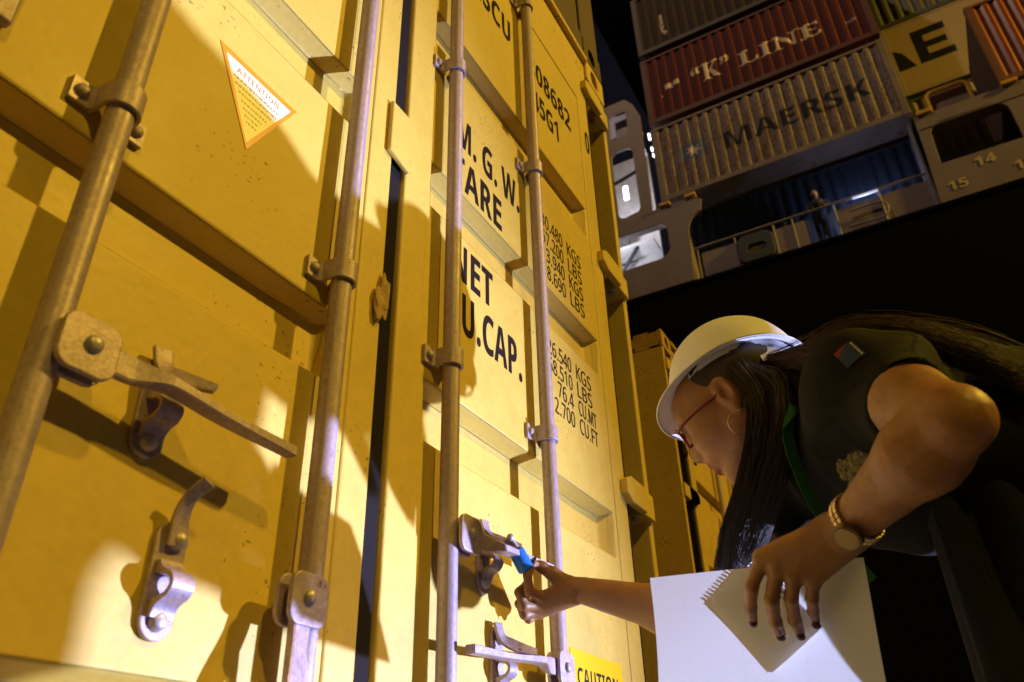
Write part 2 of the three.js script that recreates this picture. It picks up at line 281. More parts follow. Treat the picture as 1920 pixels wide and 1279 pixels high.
  makeRetainer(t, -0.392, 0.812, false); makeRetainer(t, -0.338, 0.642, true);
  makeRetainer(t, 0.287, 0.812, false); makeRetainer(t, 0.330, 0.648, false);
  const tab = new THREE.Shape(); tab.moveTo(-0.047, 1.475); tab.lineTo(0.012, 1.462); tab.lineTo(0.034, 1.50); tab.lineTo(0.034, 1.582); tab.lineTo(0.02, 1.60); tab.lineTo(-0.047, 1.60);
  obj('overlap_plate', extr(tab, 0.010, 0.003).translate(0, 0, 0.0035), M.yellow, t);
  return t;
}
const front = makeContainer('pale yellow container with lock bars, warning triangle and weight lettering on its doors', 'yellow containers on the quay');
{
  const z = 0.0004, L = (s, x0, x1, y0, y1, f) => obj('lettering', textGeo(s, x0, x1, y0, y1, s === '0' ? 0.0034 : z, f), M.ink, front);
  L('MSCU', 0.235, 0.462, 2.320, 2.415); L('M. G. W.', 0.195, 0.478, 1.708, 1.802); L('TARE', 0.178, 0.386, 1.588, 1.678);
  L('NET', 0.183, 0.340, 1.348, 1.437); L('CU.CAP.', 0.168, 0.462, 1.228, 1.322);
  L('808682', 0.572, 0.862, 2.328, 2.415); L('45G1', 0.588, 0.758, 2.192, 2.278); L('0', 0.975, 1.008, 2.344, 2.44);
  const rows = (list, top, pitch, cap) => list.forEach(([n, u], i) => { const y = top - i * pitch - cap; L(n, 0.728 - 0.0215 * n.length, 0.728, y, y + cap, fontR); L(u, 0.757, 0.757 + 0.0195 * u.length + (u.length > 3 ? 0.01 : 0.03), y, y + cap, fontR); });
  rows([['30.480', 'KGS'], ['67.200', 'LBS'], ['3.940', 'KGS'], ['8.690', 'LBS']], 1.812, 0.0555, 0.045);
  rows([['26.540', 'KGS'], ['58.510', 'LBS'], ['76.4', 'CU.MT'], ['2.700', 'CU.FT']], 1.418, 0.0500, 0.042);
}
{ // warning triangle and caution sign: printed stickers
  const c = document.createElement('canvas'); c.width = 512; c.height = 512; const x = c.getContext('2d');
  x.fillStyle = '#d9711c'; x.fillRect(0, 0, 512, 512);
  x.fillStyle = '#f4f2f2'; x.beginPath(); x.moveTo(46, 34); x.lineTo(474, 34); x.lineTo(250, 440); x.fill();
  x.textAlign = 'center'; x.fillStyle = '#d8541f'; x.font = 'bold 50px sans-serif'; x.fillText('ATTENTION', 260, 92);
  x.fillStyle = '#55504c'; x.font = 'bold 24px sans-serif';
  [[132, 300], [168, 270], [202, 210], [240, 160], [274, 130], [306, 95], [336, 66]].forEach(([y, w]) => { for (let q = 258 - w / 2; q < 258 + w / 2 - 8;) { const l = rr(6, 22); x.fillRect(q, y - 13, Math.min(l, 258 + w / 2 - q), 11); q += l + 5; } });
  const tx = new THREE.CanvasTexture(c); tx.colorSpace = THREE.SRGBColorSpace;
  const s = new THREE.Shape(); s.moveTo(-0.418, 1.374); s.lineTo(-0.340, 1.229); s.lineTo(-0.263, 1.374);
  const g = extr(s, 0.0006), p = g.attributes.position, uv = g.attributes.uv;
  for (let i = 0; i < p.count; i++) uv.setXY(i, (p.getX(i) + 0.418) / 0.155, 1 - (1.374 - p.getY(i)) / 0.155);
  tag(obj('warning_sticker', g.translate(0, 0, 0.0004), std({ map: tx, roughness: 0.35 }), front, true), 'white warning triangle with an orange border');
  const d = document.createElement('canvas'); d.width = 512; d.height = 384; const y = d.getContext('2d');
  y.fillStyle = '#f6c800'; y.fillRect(0, 0, 512, 384); y.fillStyle = '#1a1412'; y.font = 'bold 92px sans-serif'; y.textAlign = 'center'; y.fillText('CAUTION', 256, 130, 440);
  const ty = new THREE.CanvasTexture(d); ty.colorSpace = THREE.SRGBColorSpace;
  const q = flatBox(0.622, 0.886, 0.52, 0.716, 0.0004, 0.001), qp = q.attributes.position, qu = q.attributes.uv;
  for (let i = 0; i < qp.count; i++) qu.setXY(i, (qp.getX(i) - 0.622) / 0.264, (qp.getY(i) - 0.52) / 0.196);
  tag(obj('caution_sign', q, std({ map: ty, roughness: 0.4 }), front, true), 'bright yellow sign with black lettering');
  // document holder at the upper left of the left door
  obj('placard_holder', [box(-0.86, -0.655, 1.125, 1.30, 0.001, 0.016, 0.005), box(-0.84, -0.675, 1.15, 1.28, 0.014, 0.019, 0.002)], M.zinc, front);
}
// a second container of the same kind farther along, and one stacked above
{
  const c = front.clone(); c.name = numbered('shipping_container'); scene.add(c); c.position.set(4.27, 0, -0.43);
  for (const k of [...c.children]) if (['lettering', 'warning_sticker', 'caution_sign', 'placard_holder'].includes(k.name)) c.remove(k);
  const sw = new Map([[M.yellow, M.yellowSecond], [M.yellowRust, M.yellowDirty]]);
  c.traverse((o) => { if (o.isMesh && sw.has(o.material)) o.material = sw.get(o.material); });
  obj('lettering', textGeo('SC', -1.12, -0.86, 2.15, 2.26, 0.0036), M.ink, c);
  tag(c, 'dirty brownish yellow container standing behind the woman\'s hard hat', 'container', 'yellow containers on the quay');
  const k = thing('shipping_container', 'dark brown grey container stacked on top of the yellow one', 'container', [0, 2.905, 0]);
  obj('end_wall', folded(corrugation(-1.06, 1.06, 0.4, 0.02), 0.12, 2.47, (u, v, o) => [u, v, o - 0.01], -1.06, 1.06), M.brownBox, k);
  for (const s of [-1, 1]) {
    obj('corner_post', box(s > 0 ? 1.055 : -1.219, s > 0 ? 1.219 : -1.055, 0.12, 2.47, -0.16, 0, 0.006), M.brownBox, k);
    obj('corner_casting', casting(s * 1.139, 0.06, 0.004, s), M.brownBox, k);
    obj('corner_casting', casting(s * 1.139, 2.53, 0.004, s), M.brownBox, k);
    obj('side_wall', folded(corrugation(-12, -0.16), 0.02, 2.58, (u, v, o) => [s * (1.214 + o), v, u], -12, -0.16), M.brownBox, k);
  }
  obj('sill', box(-1.06, 1.06, 0.01, 0.13, -0.12, 0.0, 0.006), M.brownBox, k);
  obj('header', box(-1.06, 1.06, 2.46, 2.58, -0.12, 0.0, 0.006), M.brownBox, k);
  obj('roof', flatBox(-1.19, 1.19, 2.55, 2.57, -12, -0.13), M.brownBox, k);
}
{ // scrap of old tape on the seam
  const g = new THREE.IcosahedronGeometry(1, 5), p = g.attributes.position;
  for (let i = 0; i < p.count; i++) { const v = V(p.getX(i), p.getY(i), p.getZ(i)), n = Math.sin(v.x * 5 + v.y * 4) * 0.16 + Math.sin(v.y * 9 + v.z * 5) * 0.08 + Math.sin(v.x * 13 - v.y * 8) * 0.04; v.multiplyScalar(1 + n); p.setXYZ(i, v.x * 0.017 + v.y * 0.007, v.y * 0.046, v.z * 0.006); }
  g.computeVertexNormals(); g.translate(-0.034, 1.155, 0.009);
  tag(obj('tape_scrap', g, std({ map: rep(paintTex([0.42, 0.28, 0.13], { drift: 0.4, grain: 0.3 }), 8), roughness: 0.9 })), 'crumpled scrap of brown tape stuck beside the dark door gasket', 'tape scrap');
}
// ---------------------------------------------------------------- the ship
const SX = 15.12, DECK = 11.53;
const plate = (shape, x, th, bevel = 0) => toSide(extr(shape, th, bevel, 12), x);
const zrect = (z0, z1, y0, y1, P = THREE.Shape) => { const s = new P(); s.moveTo(z0, y0); s.lineTo(z1, y0); s.lineTo(z1, y1); s.lineTo(z0, y1); s.lineTo(z0, y0); return s; };
const bar = (x0, x1, y0, y1, z0, z1, r = 0.01) => box(x0, x1, y0, y1, z0, z1, r);
const rail3 = (a, b, r = 0.022) => cylBetween(V(...a), V(...b), r, r, 10);
{
  const t = thing('container_ship', 'black hulled container ship with grey brown deck frames and a rail', 'ship', [SX, 0, 0]);
  const hullS = new THREE.Shape(); hullS.moveTo(-60, -2); hullS.lineTo(70, -2); hullS.lineTo(70, DECK); hullS.lineTo(-60, DECK); hullS.lineTo(-60, -2);
  const X = 0;                                                    // outer plane of the side, local
  obj('hull', [flatBox(X, X + 24, -2.1, DECK, -60, 70)], M.hull, t);
  obj('sheer_strake', bar(X - 0.03, X + 0.02, DECK - 0.10, DECK, -60, 70, 0.01), M.hull, t);
  // left deck frame: beam, pillar with haunches, low bulwark, opening
  const fr = new THREE.Shape(); fr.moveTo(-9, DECK + 0.002); fr.lineTo(-2.86, DECK + 0.002); fr.lineTo(-2.80, 13.05); fr.quadraticCurveTo(-2.74, 13.42, -2.42, 13.52); fr.lineTo(-2.36, 13.86); fr.lineTo(-2.62, 14.02); fr.lineTo(-9, 14.02); fr.lineTo(-9, DECK);
  fr.holes.push(roundRect(-8.6, -6.1, 12.45, 13.5, 0.28, THREE.Path)); fr.holes.push(roundRect(-5.7, -3.33, 12.45, 13.52, 0.3, THREE.Path));
  const lf = obj('deck_frame', [plate(fr, X + 0.02, 0.06, 0.01), bar(X + 0.05, X + 0.6, 13.85, 14.0, -9, -2.5)], M.ship, t);
  obj('haunch_web', bar(X + 0.02, X + 0.7, DECK, 13.1, -2.92, -2.88, 0.004), M.ship, lf);
  for (const z of [-3.3, -2.62]) obj('twistlock_pad', bar(X - 0.10, X + 0.2, 14.025, 14.12, z - 0.14, z + 0.14, 0.012), M.safety, lf);
  // right deck frame with a rounded opening and frame numbers
  const fs = new THREE.Shape(); fs.moveTo(2.56, DECK + 0.002); fs.lineTo(9.5, DECK + 0.002); fs.lineTo(9.5, 14.0); fs.lineTo(2.66, 14.0); fs.lineTo(2.64, 13.1); fs.lineTo(2.56, DECK);
  const op = new THREE.Path(); op.moveTo(2.84, 12.52); op.lineTo(4.42, 12.5); op.lineTo(4.42, 13.32); op.quadraticCurveTo(4.40, 13.62, 4.1, 13.64); op.lineTo(3.22, 13.66); op.quadraticCurveTo(2.88, 13.66, 2.88, 13.36); op.lineTo(2.84, 12.52); fs.holes.push(op); fs.holes.push(roundRect(5.1, 8.9, 12.5, 13.6, 0.25, THREE.Path));
  const rf = obj('deck_frame', [plate(fs, X + 0.02, 0.06, 0.01), bar(X + 0.05, X + 0.6, 13.85, 13.98, 2.7, 9.5)], M.ship, t);
  obj('edge_web', bar(X - 0.02, X + 0.9, DECK, 13.9, 2.50, 2.555, 0.006), M.railing, rf);
  obj('weld_band', bar(X - 0.052, X - 0.042, 13.60, 13.62, 2.7, 4.9, 0.002), M.ship, rf);
  for (const z of [2.9, 4.62]) obj('twistlock_pad', bar(X - 0.10, X + 0.2, 14.005, 14.10, z - 0.16, z + 0.16, 0.012), M.safety, rf);
  const num = (s, z0, z1, y0, y1) => obj('frame_number', toSide(textGeo(s, z0, z1, y0, y1, 0.045, font, 0.004), X), M.signPaint ??= std({ color: rgb(0.62, 0.5, 0.2), roughness: 0.6 }), rf);
  num('15', 2.80, 3.18, 11.74, 11.98); num('14', 3.43, 3.82, 12.14, 12.38); num('13', 4.06, 4.44, 11.74, 11.98);
  // platform ring with yellow rail above the right frame
  const ring = roundRect(3.06, 3.98, 14.02, 14.84, 0.18); ring.holes.push(roundRect(3.13, 3.91, 14.10, 14.76, 0.13, THREE.Path));
  obj('yellow_guard', plate(ring, X + 0.3, 0.10, 0.012), M.safety, rf);
  obj('guard_backing', flatBox(X + 0.34, X + 0.36, 14.05, 14.8, 3.1, 3.95), M.ship, rf);
  for (const [y, z0, z1] of [[13.3, 2.9, 4.3], [12.95, 3.2, 3.9], [12.7, 2.9, 4.4]]) obj('pipe', rail3([X + 0.9, y, z0], [X + 0.9, y, z1], 0.035), M.railing, rf);
  obj('valve', [bar(X + 0.8, X + 0.95, 12.9, 13.25, 3.28, 3.40), bar(X + 0.8, X + 0.9, 12.9, 12.98, 3.28, 3.75)], M.ship, rf);
  // bulwark plates and rail between the frames
  const plates = [[-2.62, -1.78], [-0.86, -0.16], [0.55, 2.46]];
  plates.forEach(([a, b], i) => { const s = zrect(a, b, DECK + 0.004, 12.28); obj('bulwark_plate', plate(s, X + 0.09, 0.03, 0.004), M.ship, t); });
  // fairlead: a thick rounded ring in the gap
  const fl = roundRect(-1.76, -0.9, DECK + 0.01, 12.32, 0.22); fl.holes.push(roundRect(-1.52, -1.10, 11.80, 12.0, 0.10, THREE.Path)); 
  const fa = obj('fairlead', plate(fl, X + 0.10, 0.14, 0.03), M.shipDark, t);
  obj('fairlead_backing', flatBox(X + 0.25, X + 0.28, 11.7, 12.1, -1.6, -1.02), M.ship, fa);
  obj('handrail', [rail3([X + 0.05, 12.46, -2.78], [X + 0.05, 12.46, 2.55], 0.03)], M.railing, t);
  for (const z of [-2.70, -1.78, -0.86, -0.42, 0.52, 1.5, 2.46]) obj('stanchion', rail3([X + 0.05, DECK, z], [X + 0.05, 12.46, z], 0.022), M.railing, t);
  // pipe frame bent like a rounded rectangle in front of the right plate
  obj('pipe_frame', tube([[0.72, 11.66], [1.46, 11.66], [1.56, 11.74], [1.56, 11.98], [1.46, 12.06], [0.8, 12.06]].map(([z, y]) => V(X - 0.02, y, z)), 0.022, 50, 8), M.railing, t);
  const lm = obj('added_glow_strip', bar(X + 0.0, X + 0.05, 12.40, 12.44, 0.95, 1.5, 0.01), std({ color: rgb(0.7, 0.75, 0.8), emissive: COLD, emissiveIntensity: 0.5 }), t);  // glowing strip stands in for cool light reflected along the rail
  { const l = new THREE.PointLight(COLD, 1.6, 0, 2); l.position.set(SX + 0.22, 12.34, 1.2); l.castShadow = true; l.shadow.radius = 4; scene.add(l); }  // added light that brightens the bay behind the rail
  // lashing bridge tower on the left with openings
  const tw = new THREE.Shape(); tw.moveTo(-4.95, 14.03); tw.lineTo(-3.66, 14.03); tw.lineTo(-3.60, 17.5); tw.lineTo(-3.78, 18.1); tw.lineTo(-4.0, 18.42); tw.lineTo(-4.95, 18.42); tw.lineTo(-4.95, 14.03);
  tw.holes.push(roundRect(-4.55, -4.02, 17.05, 17.95, 0.06, THREE.Path)); tw.holes.push(roundRect(-4.6, -3.97, 14.15, 16.55, 0.22, THREE.Path));
  const to = obj('lashing_bridge', [plate(tw, X + 0.1, 0.08, 0.01), bar(X + 0.1, X + 1.2, 18.3, 18.42, -4.95, -4.0)], M.ship, t);
  obj('cross_bar', [rail3([X + 0.06, 15.45, -4.62], [X + 0.06, 15.62, -3.95], 0.05), rail3([X + 0.3, 14.3, -4.62], [X + 0.3, 14.42, -3.9], 0.05)], M.shipDark, to);
  obj('panel', bar(X + 0.25, X + 0.28, 17.2, 17.9, -4.45, -4.05, 0.01), M.railing, to);
  // white deckhouse wall behind the tower, lit by its own lamps
  const hw = obj('deckhouse', [flatBox(X + 3.2, X + 3.4, DECK, 19.2, -11, -4.4), flatBox(X + 2.6, X + 3.3, 15.2, 15.3, -9, -4.45), flatBox(X + 2.6, X + 3.3, 13.0, 13.1, -9, -4.45)], M.shipWhite, t);
  for (let i = 0; i < 5; i++) obj('ladder_rung', rail3([X + 2.9, 13.2 + i * 0.42, -6.0], [X + 2.9, 13.2 + i * 0.42, -5.1], 0.03), M.shipDark, hw);
  obj('deckhouse_brace', [rail3([X + 2.7, 13.1, -6.6], [X + 2.7, 15.2, -5.0], 0.06), rail3([X + 2.7, 15.2, -6.6], [X + 2.7, 13.1, -5.0], 0.05), bar(X + 2.6, X + 2.7, 15.3, 16.2, -5.7, -5.2)], M.shipDark, hw);
  const em = std({ color: rgb(0.8, 0.8, 0.8), emissive: rgb(0.95, 0.9, 1), emissiveIntensity: 5 });
  [[X + 1.5, 16.35, -4.78, 0.5, 0.14], [X + 1.3, 17.45, -4.0, 0.3, 0.08], [X + 1.5, 13.3, -4.2, 0.28, 0.07], [X + 1.5, 13.28, -4.9, 0.16, 0.2], [X + 0.7, 17.35, -3.62, 0.24, 0.05], [X + 0.7, 16.85, -3.60, 0.12, 0.05], [X + 0.7, 16.6, -3.58, 0.10, 0.05], [X + 1.5, 16.2, -5.2, 0.12, 0.06]].forEach(([x, y, z, h, w]) => obj('deck_lamp', box(x, x + 0.08, y - h / 2, y + h / 2, z - w / 2, z + w / 2, 0.02), em, hw));
  for (const [y, z] of [[16.2, -5.4], [14.0, -5.6], [12.6, -5.4]]) { const l = new THREE.PointLight(rgb(0.9, 0.88, 1), 7, 0, 2); l.position.set(SX + 1.9, y, z); l.castShadow = true; l.shadow.radius = 6; scene.add(l); }
}
function canvasTex(w, h, draw) { const c = document.createElement('canvas'); c.width = w; c.height = h; draw(c.getContext('2d'), w, h); const t = new THREE.CanvasTexture(c); t.colorSpace = THREE.SRGBColorSpace; return t; }
function grime(x, w, h, n, col, a, len) { for (let i = 0; i < n; i++) { const px = rnd() * w, py = rnd() * h, l = rr(0.1, 1) * len; const g = x.createLinearGradient(0, py, 0, py + l); g.addColorStop(0, `rgba(${col},${a * rr(0.4, 1)})`); g.addColorStop(1, `rgba(${col},0)`); x.fillStyle = g; x.fillRect(px, py, rr(2, 9), l); } }
function specks(x, w, h, n, col, a, s) { for (let i = 0; i < n; i++) { x.fillStyle = `rgba(${col},${a * rnd()})`; const q = rr(0.3, 1) * s; x.fillRect(rnd() * w, rnd() * h, q, q * rr(0.6, 2)); } }
function deckContainer(label, [x, y, z0], len, wallMat, frameMat, { h = 2.59, smooth = false, endMat = null } = {}) {
  const t = thing('deck_container', label, 'container', [x, y, z0], 'containers stacked on the ship');
  obj('side_wall', smooth ? toSide(flatBox(0.14, len - 0.14, 0.15, h - 0.08, -0.02, 0), 0.012) : folded(corrugation(0.14, len - 0.14), 0.15, h - 0.08, (u, v, o) => [0.012 - o, v, u], 0.14, len - 0.14), wallMat, t, true);
  const sw = t.children[0];
  if (smooth) { const p = sw.geometry.attributes.position, uv = sw.geometry.attributes.uv; for (let i = 0; i < p.count; i++) uv.setXY(i, (p.getZ(i) - 0.14) / (len - 0.28), (p.getY(i) - 0.15) / (h - 0.23)); }
  obj('bottom_rail', [box(0.0, 0.06, 0, 0.155, 0.16, len - 0.16, 0.006)], frameMat, t); obj('top_rail', box(0.0, 0.06, h - 0.085, h - 0.01, 0.16, len - 0.16, 0.006), frameMat, t);
  for (const z of [0, len - 0.15]) { obj('corner_post', box(0.0, 0.13, 0.12, h - 0.12, z, z + 0.15, 0.006), frameMat, t); for (const yy of [0, h - 0.12]) obj('corner_casting', box(-0.004, 0.16, yy, yy + 0.12, z - (z ? 0.012 : 0.003), z + (z ? 0.153 : 0.165), 0.008), frameMat, t); }
  obj('end_wall', folded(corrugation(0.13, 2.30, 0.25, 0.04), 0.12, h - 0.1, (u, v, o) => [u, v, 0.02 - o], 0.13, 2.3), endMat ?? frameMat, t);
  obj('end_wall', flatBox(0.13, 2.3, 0.12, h - 0.1, len - 0.04, len - 0.02), endMat ?? frameMat, t);
  obj('roof', flatBox(0.05, 2.4, h - 0.04, h - 0.02, 0.03, len - 0.03), frameMat, t); obj('floor', flatBox(0.05, 2.4, 0.05, 0.1, 0.03, len - 0.03), frameMat, t);
  obj('far_wall', flatBox(2.38, 2.42, 0.12, h - 0.1, 0.16, len - 0.16), frameMat, t);
  return t;
}
const CW = 1536, CH = 620;
const px = (z) => (z + 3.38 - 0.14) / (6.06 - 0.28) * CW, py = (y, base) => (1 - (y - base - 0.15) / (2.59 - 0.23)) * CH;
const fitText = (x, s, z0, z1, y0, y1, base, font0) => { // lettering between two places on the wall
  x.save(); x.font = font0; x.textBaseline = 'alphabetic'; x.textAlign = 'left'; const m = x.measureText(s), a = m.actualBoundingBoxAscent || 70, w = m.width;
  x.translate(px(z0), py(y0, base)); x.scale((px(z1) - px(z0)) / w, (py(y0, base) - py(y1, base)) / a); x.fillText(s, 0, 0); x.restore();
};
{
  const b1 = 14.23, b2 = 17.02, b3 = 19.86, z = -3.38;
  const grey = canvasTex(CW, CH, (x, w, h) => {
    x.fillStyle = '#8d8079'; x.fillRect(0, 0, w, h); specks(x, w, h, 5000, '60,50,45', 0.22, 6);
    grime(x, w, h, 420, '96,52,18', 0.7, 380); grime(x, w, h, 150, '60,34,16', 0.65, 260); specks(x, w, h, 1800, '95,52,20', 0.6, 16);
    x.fillStyle = '#16161a'; fitText(x, 'MAERSK', -1.60, 2.06, 15.22, 15.80, b1, 'bold 100px sans-serif');
    const cx = px(-2.33), cy = py(15.58, b1), r = 74; x.fillStyle = '#5d6c86'; x.fillRect(cx - 92, cy - r, 184, r * 2);
    x.fillStyle = '#e6d6bd'; x.beginPath(); for (let i = 0; i < 14; i++) { const a = -Math.PI / 2 + i * Math.PI / 7, q = i % 2 ? 22 : 62; x.lineTo(cx + Math.cos(a) * q * 1.1, cy + Math.sin(a) * q); } x.fill();
    grime(x, w, h, 60, '92,52,20', 0.45, 160);
  });
  deckContainer('weathered grey container with a star badge and black shipping line lettering', [SX, b1, z], 6.06, std({ map: grey, roughness: 0.85 }), std({ map: rep(paintTex([0.22, 0.17, 0.13], { drift: 0.3, grain: 0.2, rust: 0.4 }), 0.5), roughness: 0.7 }));
  const red = canvasTex(CW, CH, (x, w, h) => {
    x.fillStyle = '#560f07'; x.fillRect(0, 0, w, h); specks(x, w, h, 4000, '40,8,4', 0.3, 6); grime(x, w, h, 90, '40,14,8', 0.35, 240);
    x.fillStyle = '#e8d2a8'; fitText(x, '“K”', -2.05, -0.88, 17.86, 18.52, b2, 'bold 100px serif'); fitText(x, 'LINE', -0.72, 1.5, 17.86, 18.36, b2, 'bold 100px serif');
    fitText(x, '.', -2.92, -2.86, 17.9, 17.98, b2, 'bold 100px serif'); x.fillRect(px(-2.78), py(18.32, b2), px(-2.56) - px(-2.78), 50); x.fillRect(px(-2.53), py(18.36, b2), px(-2.36) - px(-2.53), 46);
    x.fillStyle = '#8c7c88'; x.fillRect(px(2.05), py(17.9, b2), 70, 26);
  });
  deckContainer('dark red container with white serif shipping line lettering', [SX, b2, z], 6.06, std({ map: red, roughness: 0.88 }), std({ color: rgb(0.09, 0.02, 0.012), roughness: 0.7 }));
  const brown = canvasTex(CW, CH, (x, w, h) => {
    x.fillStyle = '#33230f'; x.fillRect(0, 0, w, h); specks(x, w, h, 3000, '12,8,4', 0.4, 6);
    x.fillStyle = '#d9c096'; x.save(); x.translate(px(-2.62), py(20.34, b3)); x.fillRect(6, -250, 26, 120); x.beginPath(); x.moveTo(0, -130); x.lineTo(40, -110); x.lineTo(22, -70); x.lineTo(58, -20); x.lineTo(34, 0); x.lineTo(4, -58); x.fill(); x.restore();
  });
  deckContainer('dark brown container with a small white upright mark', [SX, b3, z], 6.06, std({ map: brown, roughness: 0.9 }), std({ color: rgb(0.045, 0.028, 0.012), roughness: 0.7 }));
  // inside the open bay behind the rail
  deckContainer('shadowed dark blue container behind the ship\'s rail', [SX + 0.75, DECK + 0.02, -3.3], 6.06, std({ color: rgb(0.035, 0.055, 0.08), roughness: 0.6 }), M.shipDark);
  // second row inboard: pale refrigerated box with black letters, a dull one below, a green grey one above
  const cream = canvasTex(1024, 420, (x, w, h) => {
    x.fillStyle = '#94836c'; x.fillRect(0, 0, w, h); specks(x, w, h, 1500, '90,75,60', 0.2, 4);
    x.strokeStyle = 'rgba(90,78,64,.5)'; for (let i = 1; i < 20; i++) { x.beginPath(); x.moveTo(i * w / 20, 0); x.lineTo(i * w / 20, h); x.stroke(); }
    const s = w / 5.78; x.fillStyle = '#0c0a0c'; const u = (zz) => (zz - 2.95 - 0.14) * s, v = (yy) => (1 - (yy - 17.05 - 0.15) / 2.36) * h;
    x.fillRect(u(3.66), v(19.15), s * 0.86, s * 0.25); x.fillRect(u(3.66), v(18.66), s * 0.80, s * 0.22); x.fillRect(u(3.66), v(18.20), s * 0.9, s * 0.25); x.fillRect(u(3.66), v(19.15), s * 0.27, s * 1.2);
    x.beginPath(); x.moveTo(u(3.10), v(18.75)); x.lineTo(u(3.32), v(18.55)); x.lineTo(u(3.55), v(17.95)); x.lineTo(u(3.10), v(17.95)); x.fill();
  });
  deckContainer('cream smooth sided container with huge black letter E', [SX + 2.6, 17.05, 2.95], 6.06, std({ map: cream, roughness: 0.5 }), std({ color: rgb(0.25, 0.2, 0.15), roughness: 0.6 }), { smooth: true, h: 2.72 });
  deckContainer('dull grey brown container under the cream one', [SX + 2.6, 14.3, 2.95], 6.06, std({ color: rgb(0.14, 0.1, 0.075), roughness: 0.7 }), M.shipDark);
  deckContainer('dark green grey container above the cream one', [SX + 2.6, 19.8, 2.95], 6.06, std({ color: rgb(0.06, 0.06, 0.045), roughness: 0.6 }), M.shipDark);
  const orange = canvasTex(1024, 420, (x, w, h) => { x.fillStyle = '#8a4014'; x.fillRect(0, 0, w, h); grime(x, w, h, 60, '70,28,10', 0.4, 200); specks(x, w, h, 1600, '60,24,8', 0.3, 5); });
  deckContainer('bright orange corrugated container at the edge of the ship\'s bay', [SX, 14.14, 4.47], 6.06, std({ map: orange, roughness: 0.42 }), std({ color: rgb(0.16, 0.06, 0.02), roughness: 0.6 }), { endMat: std({ color: rgb(0.05, 0.032, 0.024), roughness: 0.7 }) });  // end wall coloured dark brown to stand for the shade on it
}
{ // quay crane overhead: the boom reaches across the ship ; its floodlight is added to light the ship from above
  const t = thing('quay_crane', 'dark grey quay crane boom high above the containers', 'crane', [0, 0, 0]);
  const c = std({ color: rgb(0.10, 0.095, 0.10), roughness: 0.6 });
  obj('boom', box(-20, 60, 40, 42.5, -8.9, -3.9, 0.05), c, t);
  for (const z of [-28, -20]) { obj('leg', box(11, 12.2, 0, 40, z, z + 1.2, 0.05), c, t); obj('leg', box(-16, -14.8, 0, 40, z, z + 1.2, 0.05), c, t); }
  obj('girder', box(11, 12.2, 38.5, 40, -28, -3.9, 0.05), c, t); obj('girder', box(-16, -14.8, 38.5, 40, -28, -3.9, 0.05), c, t);
  obj('floodlight_housing', box(1.6, 2.4, 39.6, 39.98, -6.8, -6.0, 0.04), M.darkSteel, t); obj('floodlight_lens', flatBox(1.7, 2.3, 39.585, 39.592, -6.7, -6.1), std({ color: rgb(0.8, 0.7, 0.6), emissive: rgb(1, 0.78, 0.6), emissiveIntensity: 8 }), t);
  const l = new THREE.SpotLight(rgb(1, 0.70, 0.50), 640, 0, 0.45, 0.6, 2); l.position.set(2, 39.4, -6.4); l.target.position.set(15.1, 15, 1); l.castShadow = true; l.shadow.radius = 16; scene.add(l, l.target);
}
// ---------------------------------------------------------------- the woman
// signed distance helpers
const capD = (p, a, b, ra, rb) => { const bx = b[0] - a[0], by = b[1] - a[1], bz = b[2] - a[2], px = p[0] - a[0], py = p[1] - a[1], pz = p[2] - a[2]; const t = clamp((px * bx + py * by + pz * bz) / (bx * bx + by * by + bz * bz), 0, 1); return Math.hypot(px - bx * t, py - by * t, pz - bz * t) - lerp(ra, rb, t); };
const smin = (a, b, k) => { const h = Math.max(k - Math.abs(a - b), 0) / k; return Math.min(a, b) - h * h * k * 0.25; };
const smax = (a, b, k) => -smin(-a, -b, k);
const ellD = (p, c, r) => { const x = (p[0] - c[0]) / r[0], y = (p[1] - c[1]) / r[1], z = (p[2] - c[2]) / r[2], k0 = Math.hypot(x, y, z), k1 = Math.hypot(x / r[0], y / r[1], z / r[2]); return k1 < 1e-6 ? -Math.min(...r) : k0 * (k0 - 1) / k1; };
